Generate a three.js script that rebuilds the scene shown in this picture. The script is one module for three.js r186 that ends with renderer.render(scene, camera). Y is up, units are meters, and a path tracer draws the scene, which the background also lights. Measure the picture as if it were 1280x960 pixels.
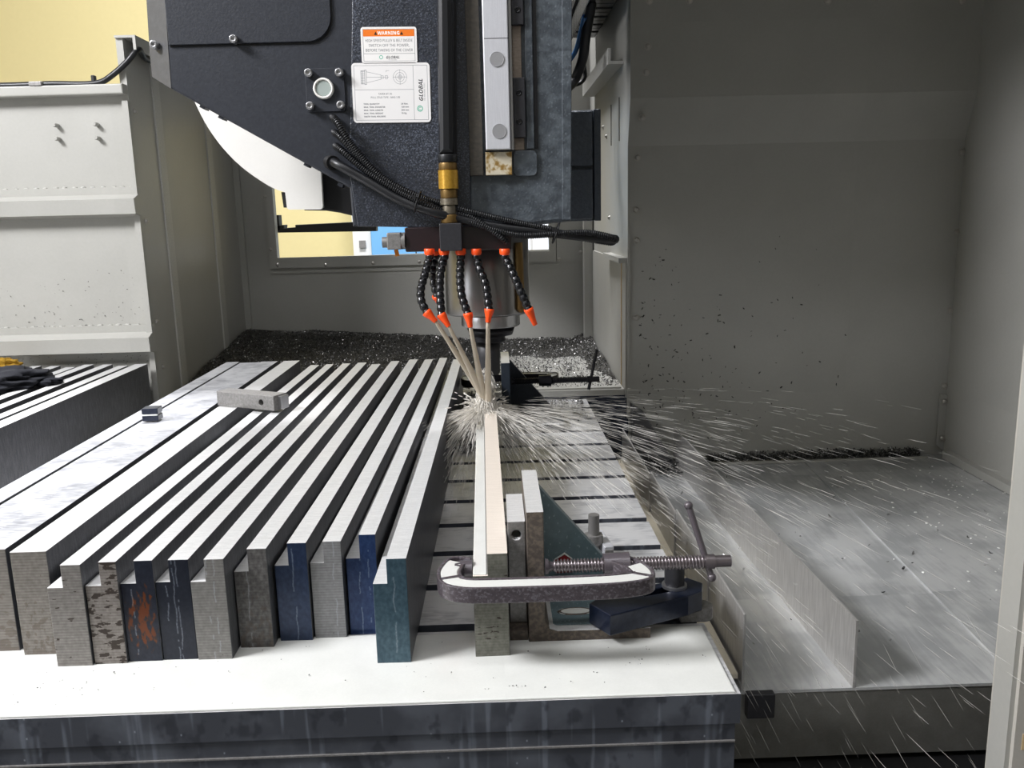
import * as THREE from 'three';
import { RectAreaLightUniformsLib } from 'three/addons/lights/RectAreaLightUniformsLib.js';
import { RoundedBoxGeometry } from 'three/addons/geometries/RoundedBoxGeometry.js';
import { mergeGeometries } from 'three/addons/utils/BufferGeometryUtils.js';
import { createNoise3D } from 'simplex-noise';

// ---------------------------------------------------------------- camera, light, exposure
RectAreaLightUniformsLib.init();
const scene = new THREE.Scene();
scene.background = new THREE.Color(0x000000);
const camera = new THREE.PerspectiveCamera(48.09, 4 / 3, 0.05, 40);
camera.position.set(0, 0.437, 0);
camera.rotation.order = 'YXZ';
camera.rotation.set(-11.214 * Math.PI / 180, -1.057 * Math.PI / 180, -1.413 * Math.PI / 180);
scene.add(camera);
const renderer = new THREE.WebGLRenderer();
renderer.toneMapping = THREE.LinearToneMapping;
renderer.toneMappingExposure = 1.0;
renderer.shadowMap.enabled = true;
const LAMPS = [ // lamps of the hall: place, aim, length, width, intensity
  { name: 'work_lamp', label: 'bright white panel lamp hanging high on the left above the machine', p: [-2.0, 2.0, -0.3], aim: [-0.3, 0.0, -1.3], w: 0.8, h: 0.5, I: 84 },
  { name: 'ceiling_lamp', label: 'long ceiling lamp of the hall above the machine front', p: [-0.6, 3.35, 0.1], aim: [-0.6, 0, 0.1], w: 2.6, h: 0.4, I: 6 },
  { name: 'ceiling_lamp', label: 'long ceiling lamp of the hall behind the operator', p: [-0.8, 3.35, 1.8], aim: [-0.8, 0, 1.8], w: 2.6, h: 0.4, I: 5 },
  { name: 'ceiling_lamp', label: 'long ceiling lamp of the hall behind the machine', p: [-0.5, 3.35, -2.9], aim: [-0.5, 0, -2.9], w: 1.2, h: 0.4, I: 140 },
];
const DAY = 3; // daylight through the window on the hall's left

// ---------------------------------------------------------------- helpers
const V = (x, y, z) => new THREE.Vector3(x, y, z);
const used = {};
const numbered = n => { const k = used[n] = (used[n] ?? -1) + 1; return k ? n + '_' + String(k).padStart(3, '0') : n; };
let seed = 7; const rnd = () => { seed = (seed * 1664525 + 1013904223) >>> 0; return seed / 4294967296; };
const rr = (a, b) => a + (b - a) * rnd();
const simplex = createNoise3D(() => rnd());
const fbm = (x, y, z = 0, o = 4) => { let s = 0, a = 0.5, t = 0; for (let i = 0; i < o; i++) { s += a * simplex(x, y, z + i * 7.3); t += a; x *= 2; y *= 2; a *= 0.5; } return 0.5 + 0.5 * s / t; };
const mixc = (a, b, t) => a.map((v, i) => v + (b[i] - v) * t);
const cl = (v, a = 0, b = 1) => Math.min(b, Math.max(a, v));
const sm = (a, b, v) => { const t = cl((v - a) / (b - a)); return t * t * (3 - 2 * t); };

function tag(o, label, category, group, kind) {
  if (label) o.userData.label = label;
  if (category) o.userData.category = category;
  if (group) o.userData.group = group;
  if (kind) o.userData.kind = kind;
  return o;
}
function thing(name, label, category, p = [0, 0, 0], turn = 0, group) {
  const o = new THREE.Group(); o.name = numbered(name); scene.add(o);
  o.position.set(...p); o.rotation.y = turn;
  return tag(o, label, category, group);
}
function obj(name, geo, m, parent = scene) {
  const o = new THREE.Mesh(Array.isArray(geo) ? merge(geo) : geo, m);
  o.name = parent === scene ? numbered(name) : name;
  parent.add(o); return o;
}
function struct(name, geo, m, parent = scene) { const o = obj(name, geo, m, parent); if (parent === scene) o.userData.kind = 'structure'; return o; }
function prep(g) { let n = g.index ? g.toNonIndexed() : g; const r = new THREE.BufferGeometry(); for (const k of ['position', 'normal', 'uv']) if (n.attributes[k]) r.setAttribute(k, n.attributes[k]); return r; }
const merge = gs => gs.length === 1 ? gs[0] : mergeGeometries(gs.map(prep));
// uv in metres from the plane each face looks along
function wuv(g0) {
  const g = prep(g0), p = g.attributes.position, uv = new Float32Array(p.count * 2);
  for (let i = 0; i < p.count; i += 3) {
    const a = V().fromBufferAttribute(p, i), b = V().fromBufferAttribute(p, i + 1), c = V().fromBufferAttribute(p, i + 2);
    const n = b.clone().sub(a).cross(c.clone().sub(a)), ax = Math.abs(n.x), ay = Math.abs(n.y), az = Math.abs(n.z);
    [a, b, c].forEach((q, k) => { const [u, v] = ax > ay && ax > az ? [q.z, q.y] : ay > az ? [q.x, q.z] : [q.x, q.y]; uv[(i + k) * 2] = u; uv[(i + k) * 2 + 1] = v; });
  }
  g.setAttribute('uv', new THREE.BufferAttribute(uv, 2));
  return g;
}
// give top (0), front (1) and other (2) faces their own material of an array
function sides(g0) {
  const g = wuv(g0), p = g.attributes.position, sets = [[], [], []];
  for (let i = 0; i < p.count; i += 3) {
    const a = V().fromBufferAttribute(p, i), n = V().fromBufferAttribute(p, i + 1).sub(a).cross(V().fromBufferAttribute(p, i + 2).sub(a)).normalize();
    sets[n.y > 0.7 ? 0 : n.z > 0.7 ? 1 : 2].push(i);
  }
  const out = new THREE.BufferGeometry(); let start = 0; const order = sets.flat();
  for (const k of ['position', 'normal', 'uv']) { const s = g.attributes[k], w = s.itemSize, a = new Float32Array(s.count * w); order.forEach((i, j) => { for (let q = 0; q < 3 * w; q++) a[j * 3 * w + q] = s.array[i * w + q]; }); out.setAttribute(k, new THREE.BufferAttribute(a, w)); }
  sets.forEach((s, k) => { if (s.length) out.addGroup(start, s.length * 3, k); start += s.length * 3; });
  return out;
}
const bx = (w, h, d, x = 0, y = 0, z = 0) => wuv(new THREE.BoxGeometry(w, h, d).translate(x, y, z));
const box6 = (x0, x1, y0, y1, z0, z1) => wuv(new THREE.BoxGeometry(Math.abs(x1 - x0), Math.abs(y1 - y0), Math.abs(z1 - z0)).translate((x0 + x1) / 2, (y0 + y1) / 2, (z0 + z1) / 2));
const rbox = (x0, x1, y0, y1, z0, z1, r = 0.002, s = 2) => wuv(new RoundedBoxGeometry(Math.abs(x1 - x0), Math.abs(y1 - y0), Math.abs(z1 - z0), s, r).translate((x0 + x1) / 2, (y0 + y1) / 2, (z0 + z1) / 2));
const cyl = (r0, r1, h, n = 24) => new THREE.CylinderGeometry(r0, r1, h, n);
function between(a, b, r0, r1 = r0, n = 16) { // cylinder from a to b
  const A = V(...a), B = V(...b), d = B.clone().sub(A), g = cyl(r1, r0, d.length(), n);
  g.applyQuaternion(new THREE.Quaternion().setFromUnitVectors(V(0, 1, 0), d.normalize())); return g.translate((a[0] + b[0]) / 2, (a[1] + b[1]) / 2, (a[2] + b[2]) / 2);
}
const lathe = (pts, n = 32) => new THREE.LatheGeometry(pts.map(p => new THREE.Vector2(...p)), n);
const tube = (pts, r, n = 64, rs = 10) => new THREE.TubeGeometry(new THREE.CatmullRomCurve3(pts.map(p => V(...p))), n, r, rs, false);
function poly(pts, holes = []) { const s = new THREE.Shape(pts.map(p => new THREE.Vector2(...p))); for (const h of holes) s.holes.push(h instanceof THREE.Path ? h : new THREE.Path(h.map(p => new THREE.Vector2(...p)))); return s; }
// outline in x,y pushed from z = front backwards
function plate(shape, depth, front = 0, bevel = 0, cs = 12) {
  const g = new THREE.ExtrudeGeometry(shape, { depth: depth - 2 * bevel, bevelEnabled: bevel > 0, bevelThickness: bevel, bevelSize: bevel, bevelOffset: -bevel, bevelSegments: 2, curveSegments: cs });
  return wuv(g.translate(0, 0, front - depth + bevel));
}
function roundRect(x0, x1, y0, y1, r) {
  const s = new THREE.Shape(); s.moveTo(x0 + r, y0); s.lineTo(x1 - r, y0); s.absarc(x1 - r, y0 + r, r, -Math.PI / 2, 0); s.lineTo(x1, y1 - r); s.absarc(x1 - r, y1 - r, r, 0, Math.PI / 2); s.lineTo(x0 + r, y1); s.absarc(x0 + r, y1 - r, r, Math.PI / 2, Math.PI); s.lineTo(x0, y0 + r); s.absarc(x0 + r, y0 + r, r, Math.PI, 1.5 * Math.PI); return s;
}
const circle = (x, y, r) => { const p = new THREE.Path(); p.absarc(x, y, r, 0, Math.PI * 2, true); return p; };
// ---------------------------------------------------------------- textures and materials
function tex(w, h, f, rx = 1, ry = rx, srgb = true) {
  const d = new Uint8Array(w * h * 4);
  for (let j = 0; j < h; j++) for (let i = 0; i < w; i++) { const c = f(i / w, j / h, i, j), k = (j * w + i) * 4; for (let q = 0; q < 3; q++) d[k + q] = 255 * cl(Array.isArray(c) ? c[q] : c); d[k + 3] = 255; }
  const t = new THREE.DataTexture(d, w, h); t.wrapS = t.wrapT = THREE.RepeatWrapping; t.magFilter = THREE.LinearFilter; t.minFilter = THREE.LinearMipmapLinearFilter; t.generateMipmaps = true;
  if (srgb) t.colorSpace = THREE.SRGBColorSpace; t.repeat.set(rx, ry); t.needsUpdate = true; return t;
}
const hex = h => [(h >> 16 & 255) / 255, (h >> 8 & 255) / 255, (h & 255) / 255];
const M = {};
const std = (o) => new THREE.MeshStandardMaterial(o);
const phy = (o) => new THREE.MeshPhysicalMaterial(o);
// grey noise sheets reused as roughness or bump
const bumpFine = tex(256, 256, (u, v) => fbm(u * 40, v * 40, 1, 3), 5, 5, false);
const bumpHammer = tex(256, 256, (u, v) => fbm(u * 26, v * 26, 3, 2), 7, 7, false);
const roughPatch = tex(256, 256, (u, v) => 0.55 + 0.4 * (fbm(u * 6, v * 6, 9, 4) - 0.5), 2, 2, false);
const withGrain = (h, amp, fx, fy, rep = 4, z = 0, size = 256) => tex(size, size, (u, v) => { const n = (fbm(u * fx, v * fy, z, 4) - 0.5) * amp, m = (rnd() - 0.5) * amp * 0.35; return hex(h).map(c => c + n + m); }, rep);

M.milled = std({ map: withGrain(0xd3d3d2, 0.14, 5, 90, 6, 1), roughness: 0.42, metalness: 0.15, bumpMap: tex(64, 512, (u, v) => fbm(u * 2, v * 160, 2, 2), 8, 8, false), bumpScale: 0.0002 });
M.barSide = std({ map: withGrain(0x6b6c70, 0.16, 60, 8, 4, 2), roughness: 0.42, metalness: 0.55 });  // mill-grey sides, darkened in colour because less light reaches them
M.slabTop = std({ map: tex(256, 512, (u, v) => { const n = fbm(u * 4 + 5, v * 9, 4, 6), s = fbm(u * 6, v * 150, 8, 3); return mixc(hex(0xc9cacd), hex(0x8e9096), sm(0.42, 0.75, n * 0.5 + s * 0.5)); }, 5, 2), roughness: 0.4, metalness: 0.2 });
M.strip = std({ map: tex(512, 512, (u, v) => { const n = fbm(u * 8, v * 8, 5, 6), s = fbm(u * 14, v * 90, 6, 3); return mixc(hex(0xcfcfcf), hex(0xa4a5a8), sm(0.45, 0.8, n * 0.6 + s * 0.4)); }, 2.5, 2.5), roughness: 0.38, metalness: 0.2 });
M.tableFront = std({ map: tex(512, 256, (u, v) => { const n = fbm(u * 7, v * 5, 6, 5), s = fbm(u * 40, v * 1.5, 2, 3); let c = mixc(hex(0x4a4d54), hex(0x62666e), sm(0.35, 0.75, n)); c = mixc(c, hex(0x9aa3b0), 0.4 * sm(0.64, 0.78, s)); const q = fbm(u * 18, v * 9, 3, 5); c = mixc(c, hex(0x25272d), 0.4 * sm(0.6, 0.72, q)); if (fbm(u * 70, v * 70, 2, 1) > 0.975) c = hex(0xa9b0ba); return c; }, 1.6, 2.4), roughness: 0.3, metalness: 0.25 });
M.milk = phy({ map: withGrain(0xe2e3de, 0.035, 7, 7, 3, 7), roughness: 0.22, metalness: 0, clearcoat: 0.3, clearcoatRoughness: 0.08 });
M.paint = std({ map: withGrain(0xaaa9a3, 0.03, 4, 4, 1.2, 8), roughness: 0.42 });
M.seam = std({ map: withGrain(0xbdbcb6, 0.08, 40, 40, 5, 12), roughness: 0.5 });
M.headPaint = phy({ map: tex(512, 512, (u, v) => { const n = fbm(u * 30, v * 30, 2, 2), d = fbm(u * 3, v * 3, 5, 3); let c = mixc(hex(0x24272e), hex(0x31353e), n); const s = fbm(u * 150, v * 150, 1, 2); if (s > 0.7 - 0.12 * sm(0.4, 0.7, d)) c = mixc(c, hex(0x9aa2b2), 0.4); return c; }, 2.5), roughness: 0.34, bumpMap: bumpHammer, bumpScale: 0.0006, clearcoat: 0.4, clearcoatRoughness: 0.3 });  // pale specks are coolant drops with their glints put into the colour
M.coverPaint = std({ map: withGrain(0x2a2d34, 0.05, 30, 30, 4, 13), roughness: 0.42, bumpMap: bumpFine, bumpScale: 0.00015 });
M.flangePaint = std({ map: withGrain(0x4c4c4d, 0.05, 20, 20, 4, 14), roughness: 0.5 });
M.casting = phy({ map: tex(256, 256, (u, v) => { const n = fbm(u * 10, v * 14, 4, 5); let c = mixc(hex(0x3f454b), hex(0x545b61), sm(0.3, 0.7, n)); if (fbm(u * 60, v * 60, 6, 2) > 0.8) c = mixc(c, hex(0x8a9298), 0.5); return c; }, 3), roughness: 0.4, bumpMap: bumpFine, bumpScale: 0.0005, clearcoat: 0.25, clearcoatRoughness: 0.3 });
M.coverNavy = phy({ map: withGrain(0x434c59, 0.08, 22, 22, 4, 15), roughness: 0.35, bumpMap: bumpHammer, bumpScale: 0.0008, clearcoat: 0.4, clearcoatRoughness: 0.2 });
M.stainless = std({ map: tex(512, 512, (u, v) => { const n = fbm(u * 4, v * 4, 6, 6), s = fbm(u * 60, v * 5, 3, 3); return mixc(hex(0xd2d3d2), hex(0xb4b6b6), sm(0.35, 0.7, 0.75 * n + 0.25 * s)); }, 1.6), roughness: 0.34, metalness: 0.35, roughnessMap: roughPatch });
M.apron = std({ map: withGrain(0x8b8a84, 0.08, 8, 8, 3, 38), roughness: 0.3, metalness: 0.55 });  // front of the stainless cover, dimmed in colour as if less lit
M.stainlessV = std({ map: tex(256, 256, (u, v) => { const n = fbm(u * 50, v * 4, 6, 4); return mixc(hex(0xcac8c5), hex(0xa09e9b), n); }, 4), roughness: 0.38, metalness: 0.4 });
M.steel = std({ color: 0xb9b9bb, roughness: 0.28, metalness: 0.9 });
M.spindle = std({ color: 0x9a9898, roughness: 0.3, metalness: 1 });
M.steelDull = std({ map: withGrain(0x8c8a88, 0.16, 20, 20, 8, 16), roughness: 0.45, metalness: 0.5 });
M.darkSteel = std({ color: 0x2a2a2e, roughness: 0.35, metalness: 0.7 });
M.rail = std({ map: withGrain(0xdcdde2, 0.06, 90, 4, 6, 17), roughness: 0.4, metalness: 0.4 });
M.plug = std({ map: withGrain(0xa2a2a4, 0.1, 40, 40, 10, 18), roughness: 0.45, metalness: 0.4 });
M.black = std({ color: 0x0d0d0f, roughness: 0.55 });
M.blackGloss = std({ color: 0x101115, roughness: 0.25 });
M.rubber = std({ color: 0x16171a, roughness: 0.4 });
M.ribs = std({ color: 0x131417, roughness: 0.42 });
M.farWeb = std({ map: withGrain(0x2b333d, 0.06, 16, 16, 8, 35), roughness: 0.4, metalness: 0.1 });
M.cream = std({ map: withGrain(0xe3d9cd, 0.07, 5, 90, 6, 36), roughness: 0.4 });
M.blackBlock = std({ map: withGrain(0x28282c, 0.05, 30, 30, 6, 19), roughness: 0.5 });
M.tan = std({ map: withGrain(0x8d8074, 0.12, 10, 40, 8, 20), roughness: 0.55 });
M.aged = std({ map: tex(128, 128, (u, v) => mixc(hex(0xcfc6b0), hex(0x8a6a32), sm(0.4, 0.75, fbm(u * 6, v * 5, 2, 5))), 12), roughness: 0.5, metalness: 0.1 });
M.rusty = std({ map: tex(128, 256, (u, v) => mixc(hex(0x322f2a), hex(0x504a40), fbm(u * 8, v * 12, 2, 5)), 12), roughness: 0.6 });
M.brass = std({ map: withGrain(0xc89b3c, 0.1, 14, 14, 12, 21), roughness: 0.3, metalness: 0.5 });
M.brassDull = std({ map: withGrain(0x7d6338, 0.2, 18, 18, 14, 22), roughness: 0.4, metalness: 0.6 });
M.fitting = std({ map: withGrain(0x7f7768, 0.2, 18, 18, 14, 23), roughness: 0.4, metalness: 0.6 });
M.plum = phy({ map: withGrain(0x221418, 0.05, 24, 24, 8, 24), roughness: 0.35, clearcoat: 0.4, clearcoatRoughness: 0.3 });
M.orange = std({ color: 0xff5416, roughness: 0.4 });
M.drum = std({ map: withGrain(0xebe9e3, 0.02, 6, 6, 2, 25), roughness: 0.4 });
M.navy = phy({ map: withGrain(0x1c2437, 0.08, 12, 12, 8, 26), roughness: 0.28, metalness: 0.4, clearcoat: 0.4, clearcoatRoughness: 0.15 });
M.teal = phy({ map: tex(256, 256, (u, v) => { const n = fbm(u * 10, v * 10, 3, 5); let c = mixc(hex(0x5f7278), hex(0x73878d), n); if (fbm(u * 36, v * 16, 7, 3) > 0.76) c = mixc(c, hex(0xa3b0b2), 0.7); return c; }, 6), roughness: 0.4, clearcoat: 0.3, clearcoatRoughness: 0.2 });
M.castIron = std({ map: tex(256, 256, (u, v) => { const n = fbm(u * 20, v * 20, 2, 5); return mixc(hex(0x58504a), hex(0x74695e), sm(0.3, 0.75, n)); }, 8), roughness: 0.55, metalness: 0.25, bumpMap: bumpFine, bumpScale: 0.0003 });
M.clampIron = phy({ map: tex(256, 256, (u, v) => { const n = fbm(u * 24, v * 24, 2, 4); let c = mixc(hex(0x443e42), hex(0x655d62), n); if (fbm(u * 20, v * 20, 4, 4) > 0.6) c = mixc(c, hex(0x9a98a0), 0.4); return c; }, 10), roughness: 0.35, metalness: 0.2, clearcoat: 0.4, clearcoatRoughness: 0.2 });
M.thread = std({ color: 0x8d8588, roughness: 0.3, metalness: 0.8 });
M.red = std({ color: 0x8c1c22, roughness: 0.5 });
M.yellowWall = std({ map: withGrain(0xe7d9a2, 0.02, 3, 3, 0.3, 28), roughness: 0.8 });
M.white = std({ color: 0xe9e8e4, roughness: 0.6 });
M.hallFloor = std({ color: 0x606163, roughness: 0.7 });
M.hallWall = std({ color: 0x9b9b98, roughness: 0.8 });
M.blue = std({ color: 0x74b4ea, roughness: 0.5 });
M.chip = std({ color: 0xffffff, roughness: 0.3, metalness: 0.55, side: THREE.DoubleSide });
M.lampGlow = std({ color: 0x222222, emissive: 0xffffff, emissiveIntensity: 3 });
M.windowGlow = std({ color: 0x222222, emissive: 0xf4f8ff, emissiveIntensity: 1.4 });
M.coolant = phy({ color: 0xe8dcc8, roughness: 0.3, transmission: 0.12, thickness: 0, ior: 1.33 });
M.drop = std({ color: 0xf2eee6, roughness: 0.3, transparent: true, opacity: 0.5 });
M.mist = std({ color: 0xf2efe8, roughness: 0.3, transparent: true, opacity: 0.35 });
M.rag = std({ map: withGrain(0x14161f, 0.06, 30, 30, 8, 29), roughness: 0.9 });
M.yellowCloth = std({ map: withGrain(0xa07a18, 0.2, 12, 12, 10, 30), roughness: 0.85 });
M.post = std({ map: withGrain(0xb9b5ac, 0.04, 6, 6, 2, 39), roughness: 0.45 });
M.gutter = phy({ map: withGrain(0xd6cdb8, 0.06, 8, 8, 4, 37), roughness: 0.25, clearcoat: 0.3, clearcoatRoughness: 0.1 });
M.residue = std({ map: withGrain(0xcdb489, 0.12, 30, 6, 5, 31), roughness: 0.5 });

// sawn or scaled end faces, one texture per bar, seen over a face of w x h metres
function endFace(w, h, o) {
  const t = tex(72, 208, (u, v) => {
    let c = hex(o.base); const z = o.z;
    c = c.map(q => q + (fbm(u * 6, v * 14, z, 4) - 0.5) * o.grain);
    if (o.saw) c = c.map(q => q + (Math.sin(v * 208 * 1.1) * 0.5 + (fbm(u * 2, v * 70, z, 2) - 0.5)) * 0.065 * o.saw);
    if (o.streak && fbm(u * 1.6, v * 16, z + 3, 3) > 1 - o.streak) c = mixc(c, hex(0x2c231d), 0.85);
    if (o.rust) { const d = fbm(u * 5, v * 7, z + 9, 4) + 0.25 - Math.hypot((u - 0.55) * 0.8, (v - 0.45) * 1.3); if (d > 0.45) c = mixc(c, hex(0x6b3415), cl((d - 0.45) * 6) * 0.9); }
    if (o.stain && fbm(u * 4, v * 9, z + 5, 4) + (0.35 - v) * 0.5 > 0.62) c = mixc(c, hex(0x55483d), 0.35);
    if (o.runs) for (let k = 0; k < o.runs; k++) { const cx = 0.25 + 0.5 * ((k * 0.61 + z * 0.37) % 1) + 0.06 * (fbm(v * 3, k, z, 3) - 0.5) * 2; if (Math.abs(u - cx) < 0.02 && fbm(v * 4, k * 3, z, 2) > 0.45) c = mixc(c, hex(0xaab0b8), 0.45 * (0.4 + 0.9 * fbm(u * 20, v * 30, k, 2))); }
    return c;
  }, 1 / w, 1 / h);
  return std({ map: t, roughness: o.gloss ? 0.3 : 0.5, metalness: 0.3 });
}

// ---------------------------------------------------------------- hall around the machine
{
  const X0 = -4.5, X1 = 4.2, Z0 = -5.2, Z1 = 3.6, Y0 = -0.95, Y1 = 3.5, T = 0.2;
  struct('floor', box6(X0 - T, X1 + T, Y0 - T, Y0, Z0 - T, Z1 + T), M.hallFloor);
  struct('ceiling', box6(X0 - T, X1 + T, Y1, Y1 + T, Z0 - T, Z1 + T), M.hallWall);
  struct('wall_hall_left', box6(X0 - T, X0, Y0, Y1, Z0 - T, Z1 + T), M.yellowWall);
  struct('wall_hall_right', box6(X1, X1 + T, Y0, Y1, Z0 - T, Z1 + T), M.hallWall);
  struct('wall_hall_front', box6(X0, X1, Y0, Y1, Z1, Z1 + T), M.hallWall);
  struct('wall_hall_back', box6(X0, X1, Y0, Y1, Z0 - T, Z0), M.yellowWall);
  // things seen through the opening in the machine's back
  const post = thing('hall_column', 'white column in front of the yellow hall wall behind the machine opening', 'column', [-0.72, Y0, -4.9]);
  obj('shaft', box6(-0.05, 0.05, 0, Y1 - Y0, -0.06, 0.06), M.white, post);
  obj('bracket', box6(-0.015, 0.02, 1.22, 1.26, 0.06, 0.075), M.steelDull, post);
  const cab = thing('blue_cabinet', 'light blue metal cabinet behind the opening in the back of the machine', 'cabinet', [-0.44, Y0, -4.85]);
  obj('body', rbox(-0.22, 0.24, 0, 1.9, -0.2, 0.1, 0.01), M.blue, cab);
  obj('door_seam', box6(0.02, 0.026, 0.1, 1.8, 0.1, 0.102), M.black, cab);
  obj('handle', rbox(0.05, 0.075, 1.0, 1.14, 0.1, 0.125, 0.004), M.steel, cab);
  const w = new THREE.Group(); w.name = 'window_1'; w.userData.kind = 'structure'; scene.add(w); w.position.set(0.33, 0.18, Z0 + 0.02);
  for (let i = 0; i < 3; i++) for (let j = 0; j < 2; j++) obj('pane', box6(-0.28 + i * 0.19, -0.28 + i * 0.19 + 0.175, j * 0.13, j * 0.13 + 0.115, 0, 0.01), M.windowGlow, w);
  obj('window_frame', [box6(-0.32, -0.28, -0.04, 0.29, 0, 0.03), box6(0.275, 0.32, -0.04, 0.29, 0, 0.03), box6(-0.28, 0.275, -0.04, 0, 0, 0.03), box6(-0.28, 0.275, 0.245, 0.29, 0, 0.03), box6(-0.105, -0.09, 0, 0.245, 0, 0.02), box6(0.085, 0.1, 0, 0.245, 0, 0.02), box6(-0.28, 0.275, 0.115, 0.13, 0, 0.02)], M.white, w);
  const w2 = new THREE.Group(); w2.name = 'window_2'; w2.userData.kind = 'structure'; scene.add(w2); w2.position.set(X0 + 0.03, 0.2, 1.2); w2.rotation.y = Math.PI / 2 + 0.0;
  for (let i = 0; i < 3; i++) for (let j = 0; j < 2; j++) obj('pane', box6(-0.9 + i * 0.62, -0.9 + i * 0.62 + 0.58, j * 0.72, j * 0.72 + 0.68, 0, 0.01), M.windowGlow, w2);
  obj('window_frame', [box6(-0.96, -0.9, -0.06, 1.46, 0, 0.04), box6(0.92, 0.98, -0.06, 1.46, 0, 0.04), box6(-0.9, 0.92, -0.06, 0, 0, 0.04), box6(-0.9, 0.92, 1.4, 1.46, 0, 0.04), box6(-0.32, -0.28, 0, 1.4, 0, 0.03), box6(0.3, 0.34, 0, 1.4, 0, 0.03), box6(-0.9, 0.92, 0.68, 0.72, 0, 0.03)], M.white, w2);
  { const a = new THREE.RectAreaLight(0xf0f5ff, DAY, 1.8, 1.4); a.name = 'window_light'; a.position.set(0, 0.7, 0.05); a.rotation.y = Math.PI; w2.add(a); }
  for (const L of LAMPS) {
    const t = thing(L.name, L.label, 'lamp', L.p), up = L.p[1] > 3 ? V(0, 0, 1) : V(0, 1, 0);
    t.up.copy(up);
    t.lookAt(V(...L.aim)); // +z of the fitting looks at the aim
    obj('housing', box6(-L.w / 2 - 0.02, L.w / 2 + 0.02, -L.h / 2 - 0.02, L.h / 2 + 0.02, -0.08, -0.005), M.white, t);
    obj('diffuser', box6(-L.w / 2, L.w / 2, -L.h / 2, L.h / 2, -0.005, 0), M.lampGlow, t);
    const a = new THREE.RectAreaLight(0xfbfbff, L.I, L.w, L.h);
    a.name = 'lamp_light'; a.position.set(0, 0, 0.012); a.rotation.y = Math.PI; t.add(a); // RectAreaLight shines along its own -z
    if (L.name === 'work_lamp') { obj('arm', between([0, 0, -0.05], [0, 0.0, -0.5], 0.02), M.black, t); }
  }
}

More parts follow.
